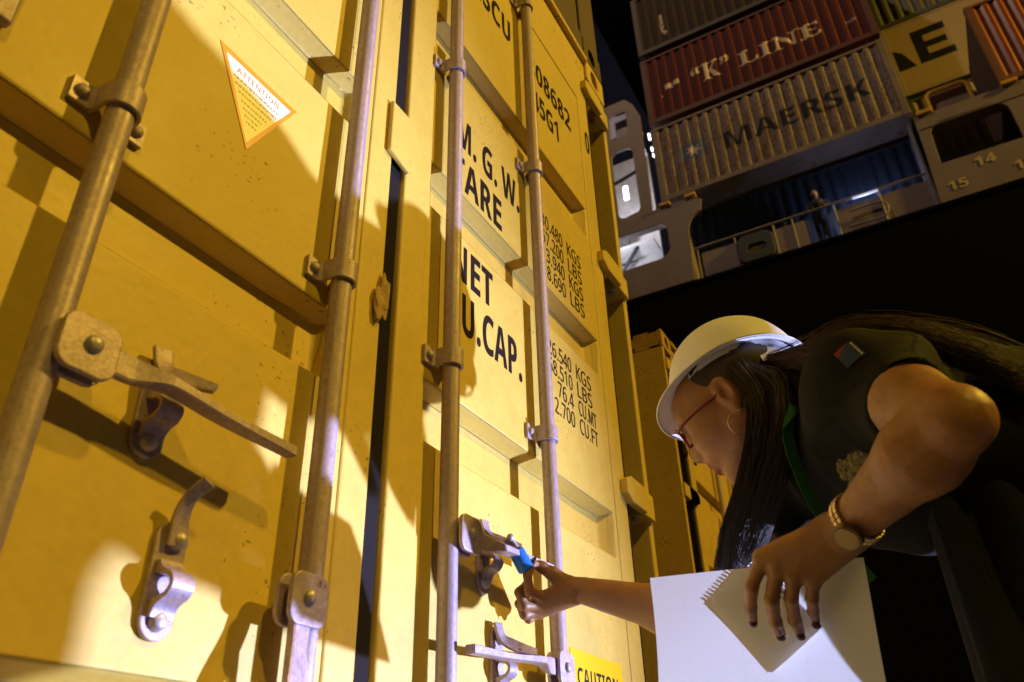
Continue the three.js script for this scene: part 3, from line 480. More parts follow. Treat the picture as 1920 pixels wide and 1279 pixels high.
// surface nets
function nets(f, lo, hi, cell) {
  const n = [0, 1, 2].map((i) => Math.ceil((hi[i] - lo[i]) / cell) + 1), [nx, ny, nz] = n, val = new Float32Array(nx * ny * nz);
  for (let k = 0, q = 0; k < nz; k++) for (let j = 0; j < ny; j++) for (let i = 0; i < nx; i++, q++) val[q] = f([lo[0] + i * cell, lo[1] + j * cell, lo[2] + k * cell]);
  const id = new Int32Array(nx * ny * nz).fill(-1), pos = [], idx = [], at = (i, j, k) => i + nx * (j + ny * k);
  for (let k = 0; k + 1 < nz; k++) for (let j = 0; j + 1 < ny; j++) for (let i = 0; i + 1 < nx; i++) {
    let m = 0, c = 0, sx = 0, sy = 0, sz = 0; const v = [];
    for (let q = 0; q < 8; q++) { const w = val[at(i + (q & 1), j + (q >> 1 & 1), k + (q >> 2))]; v.push(w); if (w < 0) m |= 1 << q; }
    if (m === 0 || m === 255) continue;
    for (let a = 0; a < 8; a++) for (let b = 0; b < 3; b++) { const e = a | 1 << b; if (e === a || ((m >> a & 1) === (m >> e & 1))) continue; const t = v[a] / (v[a] - v[e]); sx += (a & 1) + (b === 0 ? t : 0); sy += (a >> 1 & 1) + (b === 1 ? t : 0); sz += (a >> 2) + (b === 2 ? t : 0); c++; }
    id[at(i, j, k)] = pos.length / 3; pos.push(lo[0] + (i + sx / c) * cell, lo[1] + (j + sy / c) * cell, lo[2] + (k + sz / c) * cell);
  }
  for (let k = 1; k + 1 < nz; k++) for (let j = 1; j + 1 < ny; j++) for (let i = 1; i + 1 < nx; i++) {
    const s = val[at(i, j, k)] < 0;
    const quad = (a, b, c, d, flip) => { if (a < 0 || b < 0 || c < 0 || d < 0) return; flip ? idx.push(a, c, b, a, d, c) : idx.push(a, b, c, a, c, d); };
    if (s !== (val[at(i + 1, j, k)] < 0)) quad(id[at(i, j - 1, k - 1)], id[at(i, j, k - 1)], id[at(i, j, k)], id[at(i, j - 1, k)], !s);
    if (s !== (val[at(i, j + 1, k)] < 0)) quad(id[at(i - 1, j, k - 1)], id[at(i - 1, j, k)], id[at(i, j, k)], id[at(i, j, k - 1)], !s);
    if (s !== (val[at(i, j, k + 1)] < 0)) quad(id[at(i - 1, j - 1, k)], id[at(i, j - 1, k)], id[at(i, j, k)], id[at(i - 1, j, k)], !s);
  }
  const nor = new Float32Array(pos.length), h = cell * 0.5;
  for (let i = 0; i < pos.length; i += 3) { const p = [pos[i], pos[i + 1], pos[i + 2]]; let x = f([p[0] + h, p[1], p[2]]) - f([p[0] - h, p[1], p[2]]), y = f([p[0], p[1] + h, p[2]]) - f([p[0], p[1] - h, p[2]]), z = f([p[0], p[1], p[2] + h]) - f([p[0], p[1], p[2] - h]); const l = Math.hypot(x, y, z) || 1; nor[i] = x / l; nor[i + 1] = y / l; nor[i + 2] = z / l; }
  const g = new THREE.BufferGeometry(); g.setAttribute('position', new THREE.Float32BufferAttribute(pos, 3)); g.setAttribute('normal', new THREE.BufferAttribute(nor, 3)); g.setIndex(idx); return g;
}
const chain = (list, k) => (p) => { let d = 1e9; for (const [a, b, ra, rb] of list) d = smin(d, capD(p, a, b, ra, rb), k); return d; };
const bounds = (pts, pad) => [[0, 1, 2].map((i) => Math.min(...pts.map((p) => p[i])) - pad), [0, 1, 2].map((i) => Math.max(...pts.map((p) => p[i])) + pad)];

// joints (metres, world)
const J = {
  shL: [0.165, 0.895, 0.668], elL: [-0.033, 0.752, 0.742], wrL: [0.099, 0.703, 0.605],
  shR: [0.460, 0.905, 0.570], elR: [0.425, 0.690, 0.345], wrR: [0.395, 0.764, 0.123],
  neck: [0.370, 0.965, 0.560], chest: [0.350, 0.868, 0.680], waist: [0.365, 0.850, 0.840], hip: [0.400, 0.800, 0.990],
  hipL: [0.295, 0.780, 0.990], knL: [0.165, 0.430, 0.930], anL: [0.165, 0.080, 1.020],
  hipR: [0.500, 0.780, 1.000], knR: [0.315, 0.430, 0.940], anR: [0.320, 0.080, 1.040],
};
// head frame: forward, up, left
const HF = V(0.0728, -0.5077, -0.8585), HU = V(-0.1385, 0.8473, -0.5128).normalize(); HU.addScaledVector(HF, -HU.dot(HF)).normalize();
const HS = HU.clone().cross(HF).normalize();
const HO = V(0.348, 1.027, 0.445).addScaledVector(HS, -0.072);
const head = (f, u, s) => { const v = HO.clone().addScaledVector(HF, f).addScaledVector(HU, u).addScaledVector(HS, s); return [v.x, v.y, v.z]; };
const toHead = (p) => { const d = V(p[0] - HO.x, p[1] - HO.y, p[2] - HO.z); return [d.dot(HF), d.dot(HU), d.dot(HS)]; };

function headSDF(q) { // local: forward, up, left; mirrored in left
  const s = Math.abs(q[2]), p = [q[0], q[1], q[2]], m = [q[0], q[1], s];
  let d = ellD(p, [-0.006, 0.046, 0], [0.092, 0.084, 0.073]);
  d = smin(d, ellD(p, [0.040, -0.010, 0], [0.058, 0.080, 0.062]), 0.05);
  d = smin(d, capD(m, [0.010, -0.040, 0.050], [0.072, -0.092, 0.016], 0.020, 0.017), 0.04);     // jaw
  d = smin(d, capD(p, [0.078, -0.096, -0.008], [0.078, -0.096, 0.008], 0.0165, 0.0165), 0.025);   // chin
  d = smin(d, ellD(m, [0.066, -0.018, 0.038], [0.026, 0.022, 0.022]), 0.03);                      // cheek
  d = smin(d, capD(m, [0.082, 0.030, 0.010], [0.078, 0.030, 0.040], 0.014, 0.012), 0.02);         // brow
  d = smax(d, -ellD(m, [0.100, 0.012, 0.033], [0.016, 0.011, 0.016]), 0.016);                     // eye socket
  d = smin(d, ellD(m, [0.080, 0.010, 0.032], [0.0125, 0.0115, 0.0145]), 0.006);                   // eyelid and eye
  d = smin(d, capD(p, [0.090, 0.022, 0], [0.112, -0.020, 0], 0.0075, 0.0105), 0.014);             // nose
  d = smin(d, ellD(m, [0.102, -0.024, 0.011], [0.011, 0.0085, 0.0085]), 0.008);
  d = smin(d, ellD(p, [0.088, -0.048, 0], [0.018, 0.020, 0.026]), 0.02);                          // muzzle
  d = smin(d, capD(p, [0.1010, -0.0500, -0.012], [0.1010, -0.0500, 0.012], 0.0062, 0.0062), 0.006);
  d = smin(d, capD(p, [0.0985, -0.0625, -0.011], [0.0985, -0.0625, 0.011], 0.0072, 0.0072), 0.006);
  d = smax(d, -capD(p, [0.108, -0.0562, -0.018], [0.108, -0.0562, 0.018], 0.0022, 0.0022), 0.004);
  // ear: shell with a hollow
  let e = ellD(m, [-0.006, 0.004, 0.076], [0.019, 0.032, 0.011]); e = smax(e, -ellD(m, [-0.002, 0.008, 0.088], [0.011, 0.020, 0.010]), 0.006); e = smin(e, ellD(m, [0.000, -0.026, 0.074], [0.009, 0.011, 0.008]), 0.008);
  return smin(d, e, 0.008);
}
const neckC = [[head(-0.035, -0.03, 0), J.neck, 0.052, 0.058]];
const bodyList = [
  [J.neck, J.chest, 0.085, 0.105], [J.chest, J.waist, 0.115, 0.110], [J.waist, J.hip, 0.112, 0.125], [J.shL, J.shR, 0.056, 0.056],
  [J.hipL, J.knL, 0.075, 0.045], [J.knL, J.anL, 0.052, 0.034], [J.hipR, J.knR, 0.075, 0.045], [J.knR, J.anR, 0.052, 0.034],
];
const mix = (a, b, t) => [0, 1, 2].map((i) => lerp(a[i], b[i], t));
const off = (a, d) => [a[0] + d[0], a[1] + d[1], a[2] + d[2]];
const armL = [[J.shL, mix(J.shL, J.elL, 0.55), 0.047, 0.0415], [mix(J.shL, J.elL, 0.55), J.elL, 0.0415, 0.0340], [J.elL, mix(J.elL, J.wrL, 0.30), 0.0345, 0.0385], [mix(J.elL, J.wrL, 0.30), J.wrL, 0.0385, 0.0235]];
const armR = [[J.shR, mix(J.shR, J.elR, 0.5), 0.050, 0.043], [mix(J.shR, J.elR, 0.5), J.elR, 0.043, 0.036], [J.elR, mix(J.elR, J.wrR, 0.3), 0.037, 0.040], [mix(J.elR, J.wrR, 0.3), J.wrR, 0.038, 0.0215]];
// left hand, holding the sheet: knuckle, middle joint, end joint, tip of each finger
const HL = {
  i: [[0.112, 0.689, 0.502], [0.1235, 0.659, 0.480], [0.153, 0.6430, 0.468], [0.177, 0.632, 0.463]],
  m: [[0.116, 0.677, 0.516], [0.1320, 0.643, 0.499], [0.164, 0.6250, 0.492], [0.188, 0.614, 0.491]],
  r: [[0.122, 0.669, 0.533], [0.1360, 0.643, 0.521], [0.170, 0.6250, 0.514], [0.192, 0.613, 0.514]],
  p: [[0.131, 0.660, 0.551], [0.1430, 0.641, 0.5435], [0.166, 0.6310, 0.538], [0.184, 0.622, 0.536]],
};
const handLlist = [];
for (const k of ['i', 'm', 'r', 'p']) {
  const f = HL[k], w = { i: 0.0082, m: 0.0085, r: 0.0082, p: 0.0072 }[k];
  handLlist.push([off(J.wrL, { i: [-0.004, 0.004, -0.006], m: [0, 0, 0], r: [0.004, -0.003, 0.004], p: [0.010, -0.007, 0.008] }[k]), f[0], 0.0165, w + 0.0035]);
}
const thumbL = [[off(J.wrL, [0.012, 0.012, -0.02]), [0.150, 0.706, 0.530], 0.014, 0.012], [[0.150, 0.706, 0.530], [0.182, 0.694, 0.510], 0.011, 0.0095], [[0.182, 0.694, 0.510], [0.196, 0.672, 0.497], 0.0095, 0.007]];
function handSDF(list, fingers, thumb, widths) {
  return (p) => {
    let d = 1e9; for (const [a, b, ra, rb] of list) d = smin(d, capD(p, a, b, ra, rb), 0.012);
    let fd = 1e9;
    fingers.forEach((f, i) => { const w = widths[i]; let e = smin(capD(p, f[0], f[1], w + 0.0012, w), smin(capD(p, f[1], f[2], w, w * 0.93), capD(p, f[2], f[3], w * 0.93, w * 0.72), 0.004), 0.004); fd = Math.min(fd, e); });
    d = smin(d, fd, 0.006);
    let t = 1e9; for (const [a, b, ra, rb] of thumb) t = smin(t, capD(p, a, b, ra, rb), 0.006);
    return smin(d, t, 0.010);
  };
}
const fw = [0.0082, 0.0086, 0.0083, 0.0073];
const handL = handSDF(handLlist, [HL.i, HL.m, HL.r, HL.p], thumbL, fw);
// right hand, pinching the seal
const W2 = J.wrR;
const HR = [
  [[0.372, 0.752, 0.070], [0.338, 0.757, 0.064], [0.327, 0.782, 0.068], [0.338, 0.803, 0.076]],   // index: curls up to the seal
  [[0.384, 0.742, 0.058], [0.352, 0.738, 0.046], [0.340, 0.758, 0.044], [0.352, 0.775, 0.054]],
  [[0.397, 0.737, 0.052], [0.368, 0.727, 0.038], [0.358, 0.744, 0.034], [0.370, 0.760, 0.046]],
  [[0.408, 0.738, 0.050], [0.386, 0.723, 0.036], [0.378, 0.736, 0.032], [0.388, 0.750, 0.042]],
];
const handRlist = HR.map((f, i) => [off(W2, [[-0.008, -0.002, 0], [-0.002, -0.004, -0.002], [0.004, -0.005, -0.004], [0.009, -0.004, -0.004]][i]), f[0], 0.0180, 0.0105]);
const thumbR = [[off(W2, [-0.010, 0.008, -0.01]), [0.372, 0.788, 0.094], 0.014, 0.0125], [[0.372, 0.788, 0.094], [0.360, 0.800, 0.078], 0.011, 0.0098], [[0.360, 0.800, 0.078], [0.349, 0.806, 0.066], 0.0098, 0.0072]];
const handR = handSDF(handRlist, HR, thumbR, fw);

const hash3 = (i, j, k) => { let h = (i * 374761393 + j * 668265263 + k * 2147483647) | 0; h = Math.imul(h ^ (h >>> 13), 1274126177); return ((h ^ (h >>> 16)) >>> 0) / 4294967296; };
const vn3 = (x, y, z) => { const i = Math.floor(x), j = Math.floor(y), k = Math.floor(z), s = (t) => t * t * (3 - 2 * t), a = s(x - i), b = s(y - j), c = s(z - k); const L = (k0) => lerp(lerp(hash3(i, j, k0), hash3(i + 1, j, k0), a), lerp(hash3(i, j + 1, k0), hash3(i + 1, j + 1, k0), a), b); return lerp(L(k), L(k + 1), c); };
const skinTex = dataTex(512, (i) => { const k = 1 + 0.10 * (N1[i] - 0.5) + 0.14 * (N2[i] - 0.5); return [0.315 * k, 0.142 * k * (1 - 0.06 * (N3[i] - 0.5)), 0.054 * k].map(toS); }, true);
const skin = new THREE.MeshPhysicalMaterial({ map: rep(skinTex, 5), vertexColors: true, roughness: 0.5, side: THREE.DoubleSide });
const woman = thing('person', 'woman in a white hard hat and black shirt bending to read a seal', 'person', [0.42, 0, 0.9]);
const wo = (name, geos, mat, parent = woman, keep = false) => { const g = join(Array.isArray(geos) ? geos : [geos]); if (!keep) projUV(g); g.translate(-0.42, 0, -0.9); const m = new THREE.Mesh(g, mat); m.name = name; m.castShadow = m.receiveShadow = true; parent.add(m); return m; };
{
  const aL = (p, sh) => { const al = smin(capD(p, ...armL[0]), capD(p, ...armL[1]), 0.02); let fl = smin(capD(p, ...armL[2]), capD(p, ...armL[3]), 0.02); fl = smin(fl, ellD(p, mix(J.elL, J.wrL, 0.26), [0.030, 0.030, 0.040]), 0.02); fl = smin(fl, capD(p, off(mix(J.elL, J.wrL, 0.35), [-0.012, 0.020, 0.004]), off(mix(J.elL, J.wrL, 0.85), [-0.008, 0.010, 0.003]), 0.016, 0.010), 0.02); return smin(al, fl, 0.0085) + sh; };
  const trunk = (p) => { let d = 1e9; for (const [a, b, ra, rb] of bodyList) d = smin(d, capD(p, a, b, ra * 0.92, rb * 0.92), 0.06); d = smin(d, aL(p, 0.003), 0.022); for (const [a, b, ra, rb] of armR) d = smin(d, capD(p, a, b, ra, rb), 0.022); for (const [a, b, ra, rb] of neckC) d = smin(d, capD(p, a, b, ra, rb), 0.03); return d; };
  const foot = (s) => { const a = J['an' + s]; return [[off(a, [0, -0.03, 0.02]), off(a, [0, -0.045, -0.14]), 0.036, 0.026]]; };
  const full = (p) => { let d = trunk(p); for (const s of ['L', 'R']) for (const [a, b, ra, rb] of foot(s)) d = smin(d, capD(p, a, b, ra, rb), 0.03); return d; };
  const paint = (g, fn) => { const p = g.attributes.position, c = new Float32Array(p.count * 3); for (let i = 0; i < p.count; i++) c.set(fn(p.getX(i), p.getY(i), p.getZ(i)), i * 3); g.setAttribute('color', new THREE.BufferAttribute(c, 3)); return g; };
  const plain = (x, y, z) => { const k = 0.80 + 0.22 * vn3(x * 45, y * 45, z * 45) + 0.20 * vn3(x * 190, y * 190, z * 190), r = 0.94 + 0.12 * vn3(x * 22 + 9, y * 22, z * 22); return [k, k * r, k * r * r]; };
  const gb = paint(nets(full, [-0.12, 0.0, 0.08], [0.70, 1.10, 1.18], 0.0095), plain);
  const gh = nets(headSDF, [-0.13, -0.14, -0.11], [0.14, 0.16, 0.11], 0.0036);
  paint(gh, (f, u, s) => { if (Math.abs(s) < 0.02 && f > 0.093 && u < -0.044 && u > -0.071) return [0.85, 0.42, 0.42]; if (f > 0.07 && u > 0.026 && u < 0.036 && Math.abs(s) > 0.014 && Math.abs(s) < 0.046) return [0.3, 0.25, 0.22]; return plain(f, u, s); });
  gh.applyMatrix4(new THREE.Matrix4().makeBasis(HF, HU, HS.clone().negate()).setPosition(HO));
  const rough3 = (p) => 0.0016 * (vn3(p[0] * 62, p[1] * 62, p[2] * 62) - 0.5) + 0.0011 * (vn3(p[0] * 170, p[1] * 170, p[2] * 170) - 0.5);
  const gl = paint(nets((p) => handL(p) + rough3(p) * 0.5, ...bounds([J.wrL, ...Object.values(HL).flat(), [0.2, 0.7, 0.5]], 0.035), 0.003), plain);
  const ga = paint(nets((p) => { let d = aL(p, 0) + rough3(p) * 0.6; if (p[2] < 0.68) d = smin(d, handL(p), 0.010); return Math.max(d, 0.545 - p[2], (p[0] - 0.165)); }, [-0.09, 0.62, 0.53], [0.18, 0.97, 0.83], 0.0032), plain);
  const gr = paint(nets(handR, ...bounds([W2, ...HR.flat(), [0.36, 0.80, 0.08]], 0.035), 0.003), plain);
  wo('body', [gb, gh, gl, ga, gr], skin);
  // nails
  const nail = std({ color: rgb(0.055, 0.006, 0.010), roughness: 0.2 });
  const nails = (f, out) => { const d = A3(f[3]).sub(A3(f[2])).normalize(), o = out.clone().addScaledVector(d, -out.dot(d)).normalize(), c = A3(f[3]).addScaledVector(d, 0.0005).addScaledVector(o, 0.0046); const g = new THREE.SphereGeometry(1, 14, 10).scale(0.0056, 0.0085, 0.0022); g.applyMatrix4(new THREE.Matrix4().makeBasis(o.clone().cross(d).negate(), d, o)); return g.translate(c.x, c.y, c.z); };
  for (const k of ['i', 'm', 'r', 'p']) wo('fingernail', nails(HL[k], V(-0.6, -0.75, 0.0)), nail);
  for (const f of HR) wo('fingernail', nails(f, V(-0.9, 0.2, -0.2)), nail);
}
// shirt, added shade panel and trousers
const cloth = (c, r = 0.85, b = 0.002) => new THREE.MeshPhysicalMaterial({ map: rep(paintTex(c, { drift: 0.18, grain: 0.12 }), 4), roughness: r, specularIntensity: 0.4, bumpMap: rep(BUMP, 10), bumpScale: b * 0.5, side: THREE.DoubleSide });
const slvEnd = mix(J.shL, J.elL, 0.56), slvDir = A3(J.elL).sub(A3(J.shL)).normalize();
const slvEndR = mix(J.shR, J.elR, 0.5), slvDirR = A3(J.elR).sub(A3(J.shR)).normalize();
const wob = (p) => 0.0050 * Math.sin(p[0] * 38 + p[1] * 21 + Math.sin(p[2] * 30) * 1.2) + 0.0035 * Math.sin(p[2] * 55 - p[1] * 34 + p[0] * 12);
const shirtSDF = (p) => {
  let d = 1e9; for (const [a, b, ra, rb] of bodyList.slice(0, 4)) d = smin(d, capD(p, a, b, ra + 0.012, rb + 0.012), 0.06);
  d = smin(d, capD(p, J.shL, mix(J.shL, J.chest, 0.5), 0.075, 0.10), 0.05); d = smin(d, capD(p, J.shR, mix(J.shR, J.chest, 0.5), 0.07, 0.09), 0.05);
  let l = capD(p, J.shL, mix(J.shL, J.elL, 0.65), 0.062, 0.054); l = smax(l, (p[0] - slvEnd[0]) * slvDir.x + (p[1] - slvEnd[1]) * slvDir.y + (p[2] - slvEnd[2]) * slvDir.z, 0.006);
  let r = capD(p, J.shR, mix(J.shR, J.elR, 0.6), 0.066, 0.062); r = smax(r, (p[0] - slvEndR[0]) * slvDirR.x + (p[1] - slvEndR[1]) * slvDirR.y + (p[2] - slvEndR[2]) * slvDirR.z, 0.006);
  d = smin(d, l, 0.03); d = smin(d, r, 0.03);
  d = smax(d, p[2] - 1.0, 0.01);
  const nd = V(p[0] - J.neck[0], p[1] - J.neck[1], p[2] - J.neck[2]).dot(V(0, 0.75, -0.66)); d = smax(d, nd - 0.045, 0.02);
  return d + wob(p);
};
const trouserSDF = (p) => { let d = 1e9; for (const [a, b, ra, rb] of bodyList.slice(2, 3)) d = smin(d, capD(p, a, b, ra + 0.016, rb + 0.018), 0.05); for (const [a, b, ra, rb] of bodyList.slice(4)) d = smin(d, capD(p, a, b, ra + 0.014, rb + 0.016), 0.05); d = smax(d, 0.90 - p[2] - (p[1] < 0.66 ? 1 : 0), 0.01); return d + wob(p); };
{
  const sh = wo('shirt', nets(shirtSDF, [0.02, 0.68, 0.42], [0.68, 1.08, 1.06], 0.0085), cloth([0.0075, 0.0075, 0.005]));
  wo('trousers', nets(trouserSDF, [0.03, 0.03, 0.76], [0.72, 1.02, 1.2], 0.012), cloth([0.010, 0.010, 0.012]));
  for (const s of ['L', 'R']) { const a = J['an' + s]; wo('shoe', nets((p) => smax(smin(capD(p, off(a, [0, -0.03, 0.025]), off(a, [0, -0.046, -0.16]), 0.046, 0.034), capD(p, a, off(a, [0, -0.04, 0]), 0.046, 0.048), 0.03), 0.002 - p[1], 0.004), ...bounds([off(a, [0, 0.02, 0.03]), off(a, [0, -0.08, -0.17])], 0.06), 0.008), cloth([0.02, 0.02, 0.02])); }
  // dark cloth front added below the chest to shade part of the sheet
  const slab = (q) => Math.hypot(Math.max(q[0], 0), Math.max(q[1], 0), Math.max(q[2], 0)) + Math.min(Math.max(...q), 0) - 0.004;
  wo('vest_shade_panel', nets((p) => smin(slab([Math.abs(p[0] - 0.302) - 0.036 - (p[1] - 0.6) * 0.10, Math.abs(p[1] - 0.68) - 0.145, Math.abs(p[2] - 0.705 - 0.014 * Math.sin(p[0] * 60 + p[1] * 8)) - 0.002]), slab([Math.abs(p[0] - 0.262 - 0.010 * Math.sin(p[2] * 70 + p[1] * 9) - 0.006 * Math.sin(p[2] * 31 - p[1] * 22)) - 0.002, Math.abs(p[1] - 0.69 - 0.15 * (p[2] - 0.78)) - 0.14, Math.abs(p[2] - 0.80) - 0.10]), 0.03), [0.2, 0.50, 0.66], [0.40, 0.88, 0.93], 0.005), cloth([0.007, 0.007, 0.008]), sh);
  // prints on the shirt: thin film laid on the cloth
  const decal = (c, n, up, w, h, nx, ny, lift) => {
    const N = n.clone().normalize(), U = up.clone().addScaledVector(N, -up.dot(N)).normalize(), S = U.clone().cross(N), pos = [], uv = [], idx = [];
    for (let j = 0; j <= ny; j++) for (let i = 0; i <= nx; i++) {
      const p = c.clone().addScaledVector(S, (i / nx - 0.5) * w).addScaledVector(U, (j / ny - 0.5) * h).addScaledVector(N, 0.12);
      for (let k = 0; k < 60; k++) { const d = shirtSDF([p.x, p.y, p.z]); if (d < 0.0004) break; p.addScaledVector(N, -d * 0.8); }
      p.addScaledVector(N, lift); pos.push(p.x, p.y, p.z); uv.push(i / nx, j / ny);
    }
    for (let j = 0; j < ny; j++) for (let i = 0; i < nx; i++) { const a = j * (nx + 1) + i; idx.push(a, a + 1, a + nx + 2, a, a + nx + 2, a + nx + 1); }
    const g = new THREE.BufferGeometry(); g.setAttribute('position', new THREE.Float32BufferAttribute(pos, 3)); g.setAttribute('uv', new THREE.Float32BufferAttribute(uv, 2)); g.setIndex(idx); g.computeVertexNormals(); return g;
  };
  const flag = canvasTex(128, 128, (x) => { x.fillStyle = '#16305f'; x.fillRect(0, 0, 128, 128); x.fillStyle = '#7a2018'; x.beginPath(); x.moveTo(0, 0); x.lineTo(88, 0); x.lineTo(0, 40); x.fill(); x.fillStyle = '#d8d0b8'; for (let i = 0; i < 7; i++) x.fillRect(106, 10 + i * 16, 12, i % 2 ? 7 : 10); });
  wo('sleeve_patch', decal(V(0.105, 0.890, 0.655), V(-0.85, 0.35, 0.1), V(0.25, 0.9, -0.4), 0.026, 0.030, 6, 6, 0.0022), std({ map: flag, roughness: 0.7 }), sh, true);
  const emb = canvasTex(256, 256, (x) => { x.fillStyle = '#6f6219'; x.fillRect(0, 0, 256, 256); specks(x, 256, 256, 300, '25,25,22', 0.8, 16); specks(x, 256, 256, 90, '150,150,140', 0.6, 12); });
  const eg = decal(V(0.19, 0.800, 0.625), V(-0.9, -0.1, -0.2), V(0.2, 0.9, -0.3), 0.066, 0.056, 30, 26, 0.0022); { const ix = [...eg.index.array], keep = []; for (let q = 0; q < ix.length; q += 3) { const u = eg.attributes.uv.getX(ix[q]), v = eg.attributes.uv.getY(ix[q]); if (Math.hypot((u - 0.52) / 0.44, (v - 0.42) / 0.34) < 1 + 0.12 * Math.sin(u * 19 + v * 13) || Math.hypot((u - 0.26) / 0.2, (v - 0.74) / 0.2) < 1) keep.push(ix[q], ix[q + 1], ix[q + 2]); } eg.setIndex(keep); }
  wo('chest_emblem', eg, std({ map: emb, roughness: 0.8 }), sh, true);
}
// hair: a dark mass and many strands over it
const hairM = new THREE.MeshPhysicalMaterial({ map: rep(paintTex([0.030, 0.017, 0.010], { drift: 0.4, grain: 0.3 }), 10), roughness: 0.62, side: THREE.DoubleSide });
const hairM2 = new THREE.MeshPhysicalMaterial({ color: rgb(0.060, 0.029, 0.013), roughness: 0.6, side: THREE.DoubleSide });
{
  const cap = (q) => { let d = ellD(q, [-0.016, 0.046, 0], [0.092, 0.085, 0.080]); d = smax(d, q[0] - 0.042 + 0.5 * (q[1] - 0.05), 0.015); d = smin(d, capD(q, [-0.06, 0.02, -0.03], [-0.06, 0.02, 0.045], 0.05, 0.045), 0.03); const ear = ellD([q[0], q[1], Math.abs(q[2])], [0.006, -0.004, 0.088], [0.026, 0.036, 0.03]); d = smax(d, -ear, 0.008); return d; };
  const gc = nets(cap, [-0.13, -0.08, -0.11], [0.11, 0.16, 0.11], 0.005).applyMatrix4(new THREE.Matrix4().makeBasis(HF, HU, HS.clone().negate()).setPosition(HO));
  // locks hanging beside the neck and lying over the back: guide curves with a spread
  const hb = (f, u, s) => A3(head(f, u, s));
  const guides = [
    { n: 1500, r: 0.0006, m: 0, pts: [[hb(-0.045, 0.03, 0.055), 0.030], [V(0.300, 0.955, 0.515), 0.034], [V(0.312, 0.860, 0.480), 0.032], [V(0.345, 0.770, 0.420), 0.022], [V(0.365, 0.730, 0.395), 0.012]] },
    { n: 700, r: 0.0006, m: 0, pts: [[hb(-0.035, 0.0, 0.066), 0.012], [V(0.308, 0.955, 0.490), 0.014], [V(0.320, 0.880, 0.462), 0.015], [V(0.352, 0.790, 0.405), 0.012], [V(0.385, 0.742, 0.372), 0.010]] },
    { n: 1200, r: 0.0006, m: 1, pts: [[hb(-0.085, 0.005, 0.03), 0.022], [V(0.250, 1.005, 0.600), 0.024], [V(0.205, 0.992, 0.660), 0.022], [V(0.190, 0.962, 0.735), 0.020], [V(0.205, 0.915, 0.800), 0.018], [V(0.225, 0.868, 0.850), 0.014]] },
    { n: 600, r: 0.0007, m: 0, pts: [[hb(-0.09, 0.0, 0.0), 0.025], [V(0.310, 1.000, 0.620), 0.032], [V(0.285, 0.975, 0.700), 0.032], [V(0.280, 0.955, 0.780), 0.030], [V(0.295, 0.925, 0.860), 0.026]] },
    { n: 220, r: 0.0004, m: 1, pts: [[hb(-0.085, 0.005, 0.03), 0.022], [V(0.245, 1.012, 0.605), 0.034], [V(0.200, 1.002, 0.668), 0.034], [V(0.188, 0.970, 0.740), 0.034], [V(0.205, 0.925, 0.815), 0.034], [V(0.235, 0.880, 0.880), 0.034]] },
    { n: 700, r: 0.0006, m: 0, pts: [[hb(-0.05, 0.02, 0.050), 0.02], [V(0.285, 0.985, 0.545), 0.026], [V(0.255, 0.930, 0.548), 0.026], [V(0.262, 0.860, 0.520), 0.024], [V(0.295, 0.780, 0.468), 0.022], [V(0.320, 0.735, 0.430), 0.020]] },
  ];
  const dark = [], warm = [];
  for (const g of guides) for (let k = 0; k < g.n; k++) {
    const a = rnd() * Math.PI * 2, q = Math.sqrt(rnd()), ox = Math.cos(a) * q, oy = Math.sin(a) * q, oz = (rnd() - 0.5) * 1.2, cut = rr(0.78, 1), ph = rnd() * 6.28;
    const P = g.pts.map(([p, s], i) => p.clone().add(V(ox * s * 0.8, oy * s * 0.6, oz * s * 0.6).addScaledVector(V(Math.sin(ph + i * 1.9), Math.cos(ph * 2 + i * 1.3), Math.sin(ph * 3 + i)), 0.006)));
    const c = new THREE.CatmullRomCurve3(P), N = 11, pos = [], idx = [];
    for (let i = 0; i <= N; i++) { const t = i / N * cut, p = c.getPoint(t), d = c.getTangent(t), u = V(0.3, 0.2, 0.9).cross(d).normalize(), w = u.clone().cross(d), r = g.r * (1.15 - 0.75 * t); for (let s = 0; s < 3; s++) { const an = s * 2.0944; const v = p.clone().addScaledVector(u, Math.cos(an) * r).addScaledVector(w, Math.sin(an) * r); pos.push(v.x, v.y, v.z); } }
    for (let i = 0; i < N; i++) for (let s = 0; s < 3; s++) { const A = i * 3 + s, B = i * 3 + (s + 1) % 3; idx.push(A, B, B + 3, A, B + 3, A + 3); }
    const gg = new THREE.BufferGeometry(); gg.setAttribute('position', new THREE.Float32BufferAttribute(pos, 3)); gg.setIndex(idx); gg.computeVertexNormals(); (g.m && rnd() < 0.75 ? warm : dark).push(gg);
  }
  const hair = wo('hair', [gc, ...dark], hairM); wo('hair_strands', warm, hairM2, hair);
}
